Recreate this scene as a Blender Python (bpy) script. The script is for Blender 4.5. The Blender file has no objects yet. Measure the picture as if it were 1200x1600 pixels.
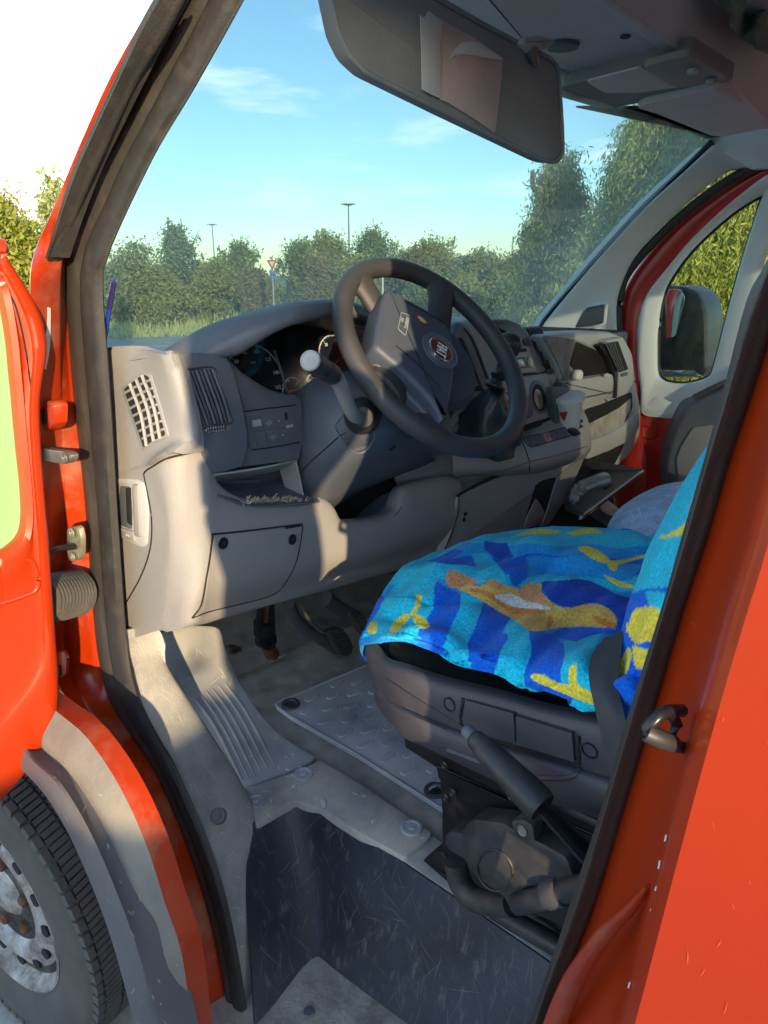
import bpy, math, random
import numpy as np
from mathutils import Vector, Matrix
from math import sin, cos, pi, radians, sqrt, atan2
random.seed(7); RNG = np.random.default_rng(7)
SC = bpy.context.scene
COL = SC.collection

# ------------------------------------------------------------------ camera, world, sun, exposure
F = 1100.0; PT = radians(18.6); YW = radians(46.0); CAM = Vector((0, 0, 1.55))
SUN_AZ = radians(31); SUN_EL = radians(12)
cd = bpy.data.cameras.new('camera'); cam = bpy.data.objects.new('camera', cd); COL.objects.link(cam)
cd.sensor_fit = 'VERTICAL'; cd.sensor_height = 36; cd.sensor_width = 27; cd.lens = F/1600*36
cd.clip_start = .02; cd.clip_end = 3000
fw = Vector((cos(YW)*cos(PT), -sin(YW)*cos(PT), -sin(PT))); rt = Vector((-sin(YW), -cos(YW), 0)); up = rt.cross(fw)
cam.matrix_world = Matrix(((rt.x, up.x, -fw.x, 0), (rt.y, up.y, -fw.y, 0), (rt.z, up.z, -fw.z, CAM.z), (0, 0, 0, 1)))
SC.camera = cam
SUNV = Vector((-cos(SUN_AZ)*cos(SUN_EL), sin(SUN_AZ)*cos(SUN_EL), sin(SUN_EL)))   # towards the sun
world = bpy.data.worlds.new('World'); SC.world = world; world.use_nodes = True
wn = world.node_tree; wn.nodes.clear()
sky = wn.nodes.new('ShaderNodeTexSky'); sky.sky_type = 'NISHITA'; sky.sun_disc = False
sky.sun_elevation = SUN_EL; sky.sun_rotation = atan2(SUNV.x, SUNV.y)
sky.air_density = 1.0; sky.dust_density = 0.3; sky.ozone_density = 1.6
bg = wn.nodes.new('ShaderNodeBackground'); bg.inputs[1].default_value = 0.125
wo = wn.nodes.new('ShaderNodeOutputWorld')
tc = wn.nodes.new('ShaderNodeTexCoord')
mp = wn.nodes.new('ShaderNodeMapping'); mp.inputs['Scale'].default_value = (3, 3, 16)
nz = wn.nodes.new('ShaderNodeTexNoise'); nz.inputs['Scale'].default_value = 1.6; nz.inputs['Detail'].default_value = 9; nz.inputs['Roughness'].default_value = .62
rp = wn.nodes.new('ShaderNodeValToRGB'); rp.color_ramp.elements[0].position = .55; rp.color_ramp.elements[1].position = .74
rp.color_ramp.elements[1].color = (.75, .75, .75, 1)
mx = wn.nodes.new('ShaderNodeMixRGB'); mx.inputs[2].default_value = (7.5, 7.0, 6.6, 1)
L = wn.links.new
L(tc.outputs['Generated'], mp.inputs[0]); L(mp.outputs[0], nz.inputs['Vector']); L(nz.outputs[0], rp.inputs[0])
L(rp.outputs[0], mx.inputs[0]); L(sky.outputs[0], mx.inputs[1]); L(mx.outputs[0], bg.inputs[0]); L(bg.outputs[0], wo.inputs[0])
sd = bpy.data.lights.new('sun', 'SUN'); sd.energy = 2.0; sd.angle = radians(.6); sd.color = (1, .74, .42)
so = bpy.data.objects.new('sun', sd); COL.objects.link(so); so.rotation_euler = SUNV.to_track_quat('Z', 'Y').to_euler(); so.location = SUNV*30
SC.view_settings.view_transform = 'Standard'; SC.view_settings.look = 'None'
SC.view_settings.exposure = 2.12; SC.view_settings.gamma = 1
SC.render.engine = 'CYCLES'
SC.cycles.max_bounces = 14; SC.cycles.diffuse_bounces = 9;  SC.cycles.transparent_max_bounces = 12

# ------------------------------------------------------------------ rays of the photograph -> points on real planes
def ray(px, py):
    a = (px-600)/F; b = (800-py)/F
    fh = cos(PT)+sin(PT)*b; v = -sin(PT)+cos(PT)*b
    return Vector((fh*cos(YW)-a*sin(YW), -fh*sin(YW)-a*cos(YW), v))
def P(px, py, x=None, y=None, z=None):
    d = ray(px, py)
    t = x/d.x if x is not None else (y/d.y if y is not None else (z-CAM.z)/d.z)
    return CAM+d*t
def PL(px, py, pl):
    d = ray(px, py); p, n = pl
    return CAM+d*((p-CAM).dot(n)/d.dot(n))
def OUT(pts, pl): return [PL(a, b, pl) for a, b in pts]
def plane(p, n): return (Vector(p), Vector(n).normalized())
def XP(x, ky=0., kz=0., y0=-.5, z0=1.3):   # plane facing the rear: x = x0 + ky*(y0-y) + kz*(z-z0)
    return plane((x, y0, z0), (-1, -ky, kz))
def YP(y): return plane((0, y, 0), (0, 1, 0))
def ZP(z): return plane((0, 0, z), (0, 0, 1))
def proj(p):
    d = Vector(p)-CAM; z = d.dot(fw)
    return 600+F*d.dot(rt)/z, 800-F*d.dot(up)/z

# ------------------------------------------------------------------ materials
MATS = {}
def mat(name, col, rough=.5, metal=0., var=.12, vscale=8., bump=.0, bscale=200., coat=0., dust_haze=None, dscale=6., dlo=.45, dhi=.7, spec=.5, emit=None, col2=None, streak=None):
    m = bpy.data.materials.new(name); m.use_nodes = True; nt = m.node_tree; N = nt.nodes; b = N['Principled BSDF']; K = nt.links.new
    b.inputs['Roughness'].default_value = rough; b.inputs['Metallic'].default_value = metal
    b.inputs['Specular IOR Level'].default_value = spec; b.inputs['Coat Weight'].default_value = coat; b.inputs['Coat Roughness'].default_value = .06
    t = N.new('ShaderNodeTexCoord'); n1 = N.new('ShaderNodeTexNoise'); n1.inputs['Scale'].default_value = vscale; n1.inputs['Detail'].default_value = 6
    K(t.outputs['Object'], n1.inputs['Vector'])
    r = N.new('ShaderNodeValToRGB'); r.color_ramp.elements[0].position = .3; r.color_ramp.elements[1].position = .7
    c = np.array(col); c2 = np.array(col2) if col2 else c*(1+var)
    r.color_ramp.elements[0].color = (*(c*(1-var)), 1); r.color_ramp.elements[1].color = (*c2, 1)
    K(n1.outputs[0], r.inputs[0]); out = r.outputs[0]
    if dust_haze:
        n2 = N.new('ShaderNodeTexNoise'); n2.inputs['Scale'].default_value = dscale; n2.inputs['Detail'].default_value = 10; n2.inputs['Roughness'].default_value = .68
        if streak:
            mpp = N.new('ShaderNodeMapping'); mpp.inputs['Scale'].default_value = streak; K(t.outputs['Object'], mpp.inputs[0]); K(mpp.outputs[0], n2.inputs['Vector'])
        else: K(t.outputs['Object'], n2.inputs['Vector'])
        r2 = N.new('ShaderNodeValToRGB'); r2.color_ramp.elements[0].position = dlo; r2.color_ramp.elements[1].position = dhi
        K(n2.outputs[0], r2.inputs[0])
        mm = N.new('ShaderNodeMixRGB'); mm.inputs[2].default_value = (*dust_haze, 1); K(r2.outputs[0], mm.inputs[0]); K(out, mm.inputs[1]); out = mm.outputs[0]
        mr = N.new('ShaderNodeMapRange'); mr.inputs[3].default_value = rough; mr.inputs[4].default_value = min(1, rough+.35); K(r2.outputs[0], mr.inputs[0]); K(mr.outputs[0], b.inputs['Roughness'])
    K(out, b.inputs['Base Color'])
    if bump:
        n3 = N.new('ShaderNodeTexNoise'); n3.inputs['Scale'].default_value = bscale; n3.inputs['Detail'].default_value = 3; K(t.outputs['Object'], n3.inputs['Vector'])
        bp = N.new('ShaderNodeBump'); bp.inputs['Strength'].default_value = bump; bp.inputs['Distance'].default_value = .002; K(n3.outputs[0], bp.inputs['Height']); K(bp.outputs[0], b.inputs['Normal'])
    if emit: b.inputs['Emission Color'].default_value = (*emit, 1); b.inputs['Emission Strength'].default_value = 1
    MATS[name] = m; return m
def glassmat(name, tint, refl=.08, haze=0., hazecol=(.7, .8, .75), dust_haze=0.):
    m = bpy.data.materials.new(name); m.use_nodes = True; nt = m.node_tree; N = nt.nodes; N.clear(); K = nt.links.new
    o = N.new('ShaderNodeOutputMaterial'); tr = N.new('ShaderNodeBsdfTransparent'); tr.inputs[0].default_value = (*tint, 1)
    gl = N.new('ShaderNodeBsdfGlossy'); gl.inputs['Roughness'].default_value = .02; fr = N.new('ShaderNodeLayerWeight'); fr.inputs[0].default_value = .5
    pw = N.new('ShaderNodeMath'); pw.operation = 'POWER'; pw.inputs[1].default_value = 5; K(fr.outputs['Facing'], pw.inputs[0])
    ma = N.new('ShaderNodeMath'); ma.operation = 'MULTIPLY_ADD'; ma.inputs[1].default_value = .6; ma.inputs[2].default_value = .02; K(pw.outputs[0], ma.inputs[0])
    mx = N.new('ShaderNodeMixShader'); K(ma.outputs[0], mx.inputs[0]); K(tr.outputs[0], mx.inputs[1]); K(gl.outputs[0], mx.inputs[2]); out = mx.outputs[0]
    if haze:
        df = N.new('ShaderNodeBsdfDiffuse'); df.inputs[0].default_value = (*hazecol, 1); m2 = N.new('ShaderNodeMixShader'); m2.inputs[0].default_value = haze
        K(out, m2.inputs[1]); K(df.outputs[0], m2.inputs[2]); out = m2.outputs[0]
    if dust_haze:  # pale translucent veil: distance haze painted into the glass
        tl = N.new('ShaderNodeBsdfTranslucent'); tl.inputs[0].default_value = (.78, .84, .80, 1); m3 = N.new('ShaderNodeMixShader')
        t = N.new('ShaderNodeTexCoord'); n1 = N.new('ShaderNodeTexNoise'); n1.inputs['Scale'].default_value = 3.5; n1.inputs['Detail'].default_value = 8; K(t.outputs['Object'], n1.inputs['Vector'])
        mr = N.new('ShaderNodeMapRange'); mr.inputs[1].default_value = .3; mr.inputs[2].default_value = .75; mr.inputs[3].default_value = dust_haze*.6; mr.inputs[4].default_value = dust_haze*1.6; K(n1.outputs[0], mr.inputs[0])
        K(mr.outputs[0], m3.inputs[0]); K(out, m3.inputs[1]); K(tl.outputs[0], m3.inputs[2]); out = m3.outputs[0]
    K(out, o.inputs[0]); MATS[name] = m; return m
DUST = (.30, .27, .22)
mat('plastic', (.285, .28, .29), .48, var=.06, vscale=5, bump=.4, bscale=420, dust_haze=(.34, .32, .30), dscale=3, dlo=.55, dhi=.9)
mat('plastic_dark', (.06, .066, .082), .45, var=.1, bump=.2, bscale=800, dust_haze=(.12, .12, .12), dscale=7, dlo=.55, dhi=.9)
mat('plastic_mid', (.10, .115, .15), .45, var=.08, bump=.4, bscale=420, dust_haze=(.17, .165, .155), dscale=4, dlo=.5, dhi=.85)
mat('plastic_light', (.44, .445, .45), .45, var=.05, bump=.15, bscale=900)
mat('trim_grey', (.74, .76, .78), .55, var=.04, vscale=4, bump=.12, bscale=500)
mat('trim_cloth', (.27, .28, .30), .8, var=.05, vscale=5, bump=.3, bscale=700)
mat('headliner', (.72, .71, .74), .7, var=.05, bump=.15, bscale=500)
mat('visor', (.29, .315, .35), .75, var=.12, vscale=10, bump=.4, bscale=420)
mat('black', (.012, .012, .014), .5, var=.2, bump=.1)
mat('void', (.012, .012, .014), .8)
mat('rubber', (.075, .072, .070), .48, var=.25, vscale=14, bump=.3, bscale=300, dust_haze=(.16, .13, .095), dscale=9, dlo=.5, dhi=.8)
mat('edge_trim', (.026, .026, .028), .6, var=.1, vscale=40, bump=.25, bscale=400, dust_haze=(.07, .063, .055), dscale=30, dlo=.5, dhi=.9)
mat('seal', (.038, .036, .034), .5, var=.06, vscale=60, bump=.3, bscale=400, dust_haze=(.085, .075, .066), dscale=40, dlo=.5, dhi=.9, streak=(1, 1, .15))
mat('rim_leather', (.048, .048, .055), .42, var=.2, vscale=12, bump=.5, bscale=600)
mat('pad', (.055, .068, .10), .5, var=.08, bump=.2, bscale=900)
mat('red', (.40, .030, .001), .36, var=.14, vscale=1.3, coat=.25, dust_haze=(.42, .10, .05), dscale=38, dlo=.66, dhi=.95)
mat('red_dusty', (.38, .030, .002), .35, var=.1, vscale=4, coat=.3, dust_haze=(.40, .20, .13), dscale=6, dlo=.52, dhi=.8)
mat('red_in', (.46, .02, .01), .28, var=.08, vscale=3, coat=.6)
mat('floor_mat', (.36, .385, .43), .6, var=.35, vscale=7, bump=.3, bscale=300, dust_haze=(.52, .50, .47), dscale=5, dlo=.42, dhi=.72)
mat('floor_dust', (.31, .315, .32), .75, var=.3, vscale=10, bump=.5, bscale=250, dust_haze=(.60, .55, .47), dscale=7, dlo=.38, dhi=.7)
mat('carpet', (.30, .29, .275), .9, var=.4, vscale=18, bump=.9, bscale=350, dust_haze=(.34, .31, .26), dscale=8, dlo=.45, dhi=.75)
mat('well', (.032, .038, .058), .5, var=.5, vscale=6, bump=.4, bscale=150, dust_haze=(.17, .175, .18), dscale=14, dlo=.55, dhi=.8, streak=(5, 5, 1))
mat('well_dirt', (.30, .28, .25), .9, var=.4, vscale=25, bump=1, bscale=120, dust_haze=(.52, .48, .42), dscale=9, dlo=.4, dhi=.7)
mat('sill', (.40, .40, .40), .6, var=.28, vscale=14, bump=.5, bscale=260, dust_haze=(.50, .475, .44), dscale=9, dlo=.45, dhi=.8, streak=(1, 2, 3))
mat('arch_grey', (.17, .165, .15), .8, var=.15, vscale=9, bump=.4, bscale=200, dust_haze=(.27, .245, .21), dscale=6, dlo=.4, dhi=.7)
mat('flare', (.10, .10, .115), .6, var=.12, vscale=9, bump=.3, bscale=400, dust_haze=(.15, .14, .13), dscale=8, dlo=.5, dhi=.8)
mat('tyre', (.065, .063, .062), .75, var=.3, vscale=12, bump=.4, bscale=150, dust_haze=(.12, .11, .10), dscale=7, dlo=.35, dhi=.7)
mat('rim', (.50, .49, .49), .45, .3, var=.2, vscale=9, bump=.3, bscale=90, dust_haze=(.15, .115, .09), dscale=13, dlo=.36, dhi=.60)
mat('rust', (.13, .055, .028), .85, var=.5, vscale=40, bump=.6, bscale=200)
mat('steel', (.35, .33, .30), .4, .8, var=.2, vscale=30)
mat('galv', (.42, .42, .30), .4, .7, var=.15, vscale=30, dust_haze=DUST, dscale=30)
mat('chrome', (.75, .76, .78), .12, 1, var=.02)
mat('badge_red', (.14, .025, .015), .3, var=.2, coat=1)
mat('white', (.62, .63, .64), .6, var=.04)
mat('white_paper', (.62, .66, .76), .8, var=.06, vscale=20)
mat('pink_paper', (.60, .50, .53), .85, var=.14, vscale=14, bump=.2, bscale=60)
mat('cup', (.75, .76, .72), .55, var=.03)
mat('print_red', (.55, .03, .02), .5)
mat('print_yellow', (.65, .5, .12), .5)
mat('pinkbutton', (.42, .22, .22), .5, var=.05)
mat('lettering', (.62, .64, .64), .5, var=.02)
mat('lettering_dim', (.33, .35, .36), .5, var=.02)
mat('needle', (.75, .05, .03), .5)
mat('gauge', (.008, .012, .02), .18, var=.3, spec=.6)
mat('lcd', (.35, .42, .42), .25, var=.05)
mat('pen_blue', (.012, .045, .35), .25, coat=.6)
mat('pen_dark', (.03, .02, .13), .25, coat=.6)
mat('pen_white', (.6, .58, .52), .35)
mat('boot', (.035, .038, .05), .33, var=.3, vscale=30, bump=.3, bscale=150)
mat('can', (.38, .42, .40), .35, .6, var=.25, vscale=30)
mat('plastic_bag', (.35, .36, .37), .25, var=.25, vscale=40, bump=.8, bscale=50)
mat('cloth_green', (.23, .31, .26), .95, var=.15, vscale=25, bump=.5, bscale=300)
mat('fuzzy', (.50, .68, .92), .95, var=.22, vscale=30, bump=.5, bscale=300)
mat('seat_black', (.018, .018, .020), .85, var=.25, vscale=20, bump=.4, bscale=500)
mat('belt', (.045, .048, .058), .5, var=.1, bump=.5, bscale=900)
mat('seat_plastic', (.06, .059, .074), .42, var=.1, vscale=8, bump=.3, bscale=600, dust_haze=(.13, .12, .12), dscale=6, dlo=.55, dhi=.85)
mat('mech', (.028, .028, .034), .42, var=.35, vscale=20, dust_haze=(.10, .09, .08), dscale=12, dlo=.5, dhi=.8)
mat('metal_black', (.02, .02, .024), .3, .3, var=.3, dust_haze=(.09, .08, .07), dscale=12, dlo=.55, dhi=.8)
mat('asphalt', (.50, .46, .39), .9, var=.15, vscale=3, bump=.4, bscale=60)
mat('line', (.85, .85, .82), .8)
mat('verge', (.50, .47, .22), .95, var=.25, vscale=1.5, bump=.4, bscale=20, dust_haze=(.38, .30, .15), dscale=1, dlo=.45, dhi=.65)
mat('gravel', (.38, .36, .33), .95, var=.3, vscale=20, bump=.6, bscale=60)
mat('bark', (.12, .095, .07), .9, var=.3, vscale=14, bump=.6, bscale=40)
mat('pole', (.32, .33, .33), .5, .4)
mat('sign_blue', (.03, .12, .45), .5)
mat('skin', (.45, .27, .19), .55); mat('jeans', (.05, .07, .12), .9); mat('shirt', (.16, .18, .2), .9)
mat('straw', (.42, .36, .24), .9, var=.3, vscale=60)
glassmat('windscreen', (.485, .585, .60), dust_haze=.07); glassmat('sideglass', (.80, .88, .84))  # veil in the windscreen stands in for haze lightening the trees beyond
glassmat('doorglass', (.35, .62, .38), haze=.55, hazecol=(.42, .68, .36))
mat('bulk', (.72, .72, .71), .5); glassmat('rearglass', (.40, .44, .46))
glassmat('clearglass', (.97, .98, .98))
def leafmat(name, c1, c2, c3):
    m = bpy.data.materials.new(name); m.use_nodes = True; nt = m.node_tree; N = nt.nodes; K = nt.links.new; b = N['Principled BSDF']; b.inputs['Roughness'].default_value = .65
    b.inputs['Specular IOR Level'].default_value = .25
    g = N.new('ShaderNodeNewGeometry'); r = N.new('ShaderNodeValToRGB'); r.color_ramp.elements[0].color = (*c1, 1); r.color_ramp.elements[1].color = (*c3, 1)
    e = r.color_ramp.elements.new(.5); e.color = (*c2, 1); K(g.outputs['Random Per Island'], r.inputs[0])
    tr = N.new('ShaderNodeBsdfTranslucent'); K(r.outputs[0], tr.inputs[0]); K(r.outputs[0], b.inputs['Base Color'])
    ms = N.new('ShaderNodeMixShader'); ms.inputs[0].default_value = .35; K(b.outputs[0], ms.inputs[1]); K(tr.outputs[0], ms.inputs[2]); K(ms.outputs[0], N['Material Output'].inputs[0])
    MATS[name] = m
leafmat('leaf_mid', (.27, .30, .09), (.42, .42, .15), (.56, .50, .22))
leafmat('leaf_dark', (.20, .25, .09), (.31, .36, .13), (.45, .44, .18))
leafmat('leaf_willow', (.34, .40, .14), (.50, .54, .22), (.68, .68, .34))
leafmat('leaf_bright', (.16, .20, .03), (.27, .30, .05), (.36, .36, .08))
leafmat('leaf_yellow', (.20, .17, .03), (.32, .26, .04), (.36, .22, .05))
leafmat('leaf_dry', (.34, .26, .12), (.42, .34, .17), (.24, .25, .09))
leafmat('leaf_grass', (.70, .60, .28), (.58, .62, .22), (.80, .70, .40))

# ------------------------------------------------------------------ mesh helpers
def mk(name, V, Fc, m, parent=None, ang=35, smooth=True):
    me = bpy.data.meshes.new(name); me.from_pydata([tuple(v) for v in V], [], Fc); me.validate(); me.update()
    o = bpy.data.objects.new(name, me); COL.objects.link(o)
    me.materials.append(MATS[m] if isinstance(m, str) else m)
    if smooth:
        me.polygons.foreach_set('use_smooth', [True]*len(me.polygons)); me.set_sharp_from_angle(angle=radians(ang))
    if parent is not None:
        o.parent = parent
        if parent.type == 'EMPTY': o.matrix_parent_inverse = Matrix.Translation(-parent.location)
        else:
            q = parent; off = Vector((0, 0, 0))
            while q is not None and q.type != 'EMPTY': off += q.location; q = q.parent
            o.matrix_parent_inverse = Matrix.Translation(-off) if off.length else Matrix()
    return o
def tag(o, label, cat=None, group=None, kind=None):
    if label: o['label'] = label
    if cat: o['category'] = cat
    if group: o['group'] = group
    if kind: o['kind'] = kind
    return o
def empty(name, loc, label, cat, group=None):
    o = bpy.data.objects.new(name, None); o.location = loc; o.empty_display_size = .1; COL.objects.link(o); tag(o, label, cat, group); return o
def root(o):   # move a single-mesh thing's origin to its base
    co = [v.co.copy() for v in o.data.vertices]
    b = Vector((sum(c.x for c in co)/len(co), sum(c.y for c in co)/len(co), min(c.z for c in co)))
    o.data.transform(Matrix.Translation(-b)); o.location = b; return o
def rnd(pts, r=6, k=4):
    n = len(pts); out = []
    P2 = [Vector(p) for p in pts]
    for i in range(n):
        a, b, c = P2[i-1], P2[i], P2[(i+1) % n]
        ra = min(r, (a-b).length*.45); rc = min(r, (c-b).length*.45)
        s = b+(a-b).normalized()*ra; e = b+(c-b).normalized()*rc
        for j in range(k+1):
            t = j/k; out.append(tuple((1-t)**2*s+2*t*(1-t)*b+t*t*e))
    return out
def cat(pts, k=4, closed=False):
    Q = [np.array(p, float) for p in pts]; n = len(Q); out = []
    seg = n if closed else n-1
    for i in range(seg):
        p0 = Q[i-1] if (closed or i > 0) else 2*Q[0]-Q[1]; p1 = Q[i]; p2 = Q[(i+1) % n]; p3 = Q[(i+2) % n] if (closed or i+2 < n) else 2*Q[-1]-Q[-2]
        for j in range(k):
            t = j/k; out.append(.5*((2*p1)+(p2-p0)*t+(2*p0-5*p1+4*p2-p3)*t*t+(3*p1-p0-3*p2+p3)*t**3))
    if not closed: out.append(Q[-1])
    return out
def ell(cx, cy, rx, ry, rot=0, n=28):
    return [(cx+rx*cos(t)*cos(rot)-ry*sin(t)*sin(rot), cy+rx*cos(t)*sin(rot)+ry*sin(t)*cos(rot)) for t in [2*pi*i/n for i in range(n)]]
def prism(name, O, dep, m, parent=None, bev=.003, ang=40, segs=2):
    """closed outline O (3D, roughly planar), extruded by vector dep, front edge bevelled"""
    O = [Vector(p) for p in O]; dep = Vector(dep); n = len(O); dn = dep.normalized()
    nrm = Vector((0, 0, 0))
    for i in range(n): nrm += O[i].cross(O[(i+1) % n])
    if nrm.dot(dn) > 0: O.reverse()
    nf = Vector((0, 0, 0))
    for i in range(n): nf += O[i].cross(O[(i+1) % n])
    nf.normalize()
    ins = []
    for i in range(n):
        e1 = (O[i]-O[i-1]); e2 = (O[(i+1) % n]-O[i])
        if e1.length < 1e-9: e1 = e2
        if e2.length < 1e-9: e2 = e1
        n1 = nf.cross(e1.normalized()); n2 = nf.cross(e2.normalized()); b = n1+n2
        if b.length < 1e-6: b = n1
        b.normalize(); c = max(.45, b.dot(n1)); ins.append(b/c)
    V = []; rings = []
    if bev > 0:
        for s in range(segs+1):
            a = s/segs*pi/2
            V += [O[i]+ins[i]*bev*(1-sin(a))+dn*bev*(1-cos(a)) for i in range(n)]; rings.append(s)
    else: V += O; segs = 0
    V += [O[i]+dep for i in range(n)]
    R = segs+2; Fc = [tuple(range(n))]
    for s in range(R-1):
        for i in range(n):
            j = (i+1) % n; Fc.append((s*n+j, s*n+i, (s+1)*n+i, (s+1)*n+j))
    Fc.append(tuple((R-1)*n+i for i in reversed(range(n))))
    return mk(name, V, Fc, m, parent, ang)
def grid(name, rows, m, parent=None, thick=.004, ku=4, kv=4, ang=50, closed=False, flip=False, fn=None):
    """rows of 3D points -> smooth sheet with thickness"""
    R = [cat([tuple(p) for p in r], ku, closed) for r in rows]
    Cc = [cat([R[i][j] for i in range(len(R))], kv) for j in range(len(R[0]))]
    nu = len(Cc); nv = len(Cc[0]); A = np.array(Cc).transpose(1, 0, 2)   # nv x nu
    if fn is not None: A = fn(A)
    du = np.gradient(A, axis=1); dv = np.gradient(A, axis=0); N = np.cross(du, dv); N /= (np.linalg.norm(N, axis=2, keepdims=True)+1e-12)
    if flip: N = -N
    B = A-N*thick; V = np.concatenate([A.reshape(-1, 3), B.reshape(-1, 3)]); off = nu*nv; Fc = []
    ucount = nu if closed else nu-1
    for i in range(nv-1):
        for j in range(ucount):
            j2 = (j+1) % nu; a, b, c, d = i*nu+j, i*nu+j2, (i+1)*nu+j2, (i+1)*nu+j
            Fc.append((a, b, c, d)); Fc.append((off+d, off+c, off+b, off+a))
    for j in range(ucount):
        j2 = (j+1) % nu
        Fc.append((j2, j, off+j, off+j2)); q = (nv-1)*nu; Fc.append((q+j, q+j2, off+q+j2, off+q+j))
    if not closed:
        for i in range(nv-1):
            Fc.append((i*nu, (i+1)*nu, off+(i+1)*nu, off+i*nu)); Fc.append(((i+1)*nu+nu-1, i*nu+nu-1, off+i*nu+nu-1, off+(i+1)*nu+nu-1))
    o = mk(name, V, Fc, m, parent, ang)
    return o
def loft(name, A, B, m, parent=None, thick=.01, closed=False, k=3, **kw):
    return grid(name, [A, B], m, parent, thick, ku=k, kv=1, closed=closed, **kw)
def tube(name, pts, r, m, parent=None, n=10, k=1, closed=False, flat=1., upv=(0, 0, 1), ang=60, rad=None):
    Q = [Vector(p) for p in (cat([tuple(p) for p in pts], k, closed) if k > 1 else pts)]; N = len(Q); V = []; Fc = []
    R = r if hasattr(r, '__len__') else [r]*N
    if len(R) != N: R = list(np.interp(np.linspace(0, 1, N), np.linspace(0, 1, len(R)), R))
    u0 = Vector(upv)
    for i in range(N):
        t = (Q[(i+1) % N]-Q[i-1]) if closed else (Q[min(i+1, N-1)]-Q[max(i-1, 0)])
        t.normalize(); s = t.cross(u0)
        if s.length < 1e-4: s = t.cross(Vector((.3, .8, .1)))
        s.normalize(); w = s.cross(t)
        if not closed and i in (0, N-1) and R[i] > 0: pass
        for j in range(n):
            a = 2*pi*j/n; V.append(Q[i]+s*cos(a)*R[i]+w*sin(a)*R[i]*flat)
    for i in range(N if closed else N-1):
        i2 = (i+1) % N
        for j in range(n):
            j2 = (j+1) % n; Fc.append((i*n+j, i2*n+j, i2*n+j2, i*n+j2))
    if not closed: Fc.append(tuple(range(n))); Fc.append(tuple((N-1)*n+j for j in reversed(range(n))))
    return mk(name, V, Fc, m, parent, ang)
def frame(axis):
    a = Vector(axis).normalized(); s = a.cross(Vector((0, 0, 1)))
    if s.length < 1e-3: s = a.cross(Vector((1, 0, 0)))
    s.normalize(); return a, s, a.cross(s)
def lathe(name, prof, org, axis, m, parent=None, n=32, ang=35, wob=None):
    a, s, w = frame(axis); org = Vector(org); V = []; Fc = []
    for i, (r, h) in enumerate(prof):
        for j in range(n):
            t = 2*pi*j/n; rr = r if wob is None else wob(r, h, t); V.append(org+a*h+(s*cos(t)+w*sin(t))*rr)
    for i in range(len(prof)-1):
        for j in range(n):
            j2 = (j+1) % n; Fc.append((i*n+j, i*n+j2, (i+1)*n+j2, (i+1)*n+j))
    if prof[0][0] > 1e-5: Fc.append(tuple(reversed(range(n))))
    if prof[-1][0] > 1e-5: Fc.append(tuple((len(prof)-1)*n+j for j in range(n)))
    return mk(name, V, Fc, m, parent, ang)
def box(name, c, sx, sy, sz, m, parent=None, ax=None, bev=.003):
    X, Y, Z = ax if ax else (Vector((1, 0, 0)), Vector((0, 1, 0)), Vector((0, 0, 1)))
    c = Vector(c); O = [c+Z*sz/2+X*sx/2*a+Y*sy/2*b for a, b in ((1, 1), (-1, 1), (-1, -1), (1, -1))]
    return prism(name, O, -Z*sz, m, parent, bev=min(bev, sx*.4, sy*.4))
def text(s, org, right, upd, size, m, parent, name='lettering', depth=.0004, align='CENTER', sx=1.):
    cu = bpy.data.curves.new('t', 'FONT'); cu.body = s; cu.size = size; cu.align_x = align; cu.align_y = 'CENTER'; cu.extrude = depth/2; cu.resolution_u = 3
    o = bpy.data.objects.new('t', cu); COL.objects.link(o); dg = bpy.context.evaluated_depsgraph_get(); me = bpy.data.meshes.new_from_object(o.evaluated_get(dg))
    bpy.data.objects.remove(o); bpy.data.curves.remove(cu)
    r = Vector(right).normalized(); u = Vector(upd); u = (u-r*u.dot(r)).normalized(); nn = r.cross(u)
    M = Matrix(((r.x*sx, u.x, nn.x, org[0]), (r.y*sx, u.y, nn.y, org[1]), (r.z*sx, u.z, nn.z, org[2]), (0, 0, 0, 1)))
    me.transform(M); V = [v.co.copy() for v in me.vertices]; Fc = [tuple(p.vertices) for p in me.polygons]; bpy.data.meshes.remove(me)
    return mk(name, V, Fc, m, parent, smooth=False)
def screw(px, py, pl, axis, r, parent, m='metal_black', name='screw'):
    c = PL(px, py, pl); a = Vector(axis).normalized()
    return lathe(name, [(r*1.35, 0), (r*1.35, .002), (r*1.0, .0028), (r*.95, .0008), (r*.55, .0008), (r*.5, .0026), (r*.2, .0028), (.0001, .001)], c, a, m, parent, n=16)

# ================================================================== SETTING
GZ = 0.015
def quad(name, pts, m, kind='structure', parent=None, z=GZ):
    o = mk(name, [Vector((p[0], p[1], z)) for p in pts], [tuple(range(len(pts)))], m, parent, smooth=False); o['kind'] = kind; return o
quad('ground', [(-1500, -1500), (1500, -1500), (1500, 1500), (-1500, 1500)], 'verge')
# the road's far edge and its white line, seen over the dashboard
a0 = P(167, 530, z=GZ); a1 = P(350, 523, z=GZ); b0 = P(167, 545, z=GZ); b1 = P(325, 538, z=GZ)
rd = (a1-a0).normalized(); rn = Vector((-rd.y, rd.x, 0));  rn = rn if rn.dot(-a0) > 0 else -rn
A = a0-rd*200; B = a0+rd*300
quad('road', [A, B, B+rn*7.5, A+rn*7.5], 'asphalt', z=GZ+.012)
w0 = (b0-a0).dot(rn)
quad('road_marking', [A+rn*w0, B+rn*w0, B+rn*(w0+.16), A+rn*(w0+.16)], 'line', z=GZ+.018)
quad('parking_ground', [A+rn*7.5, B+rn*7.5, B+rn*26, A+rn*26], 'gravel', z=GZ+.006)

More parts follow.
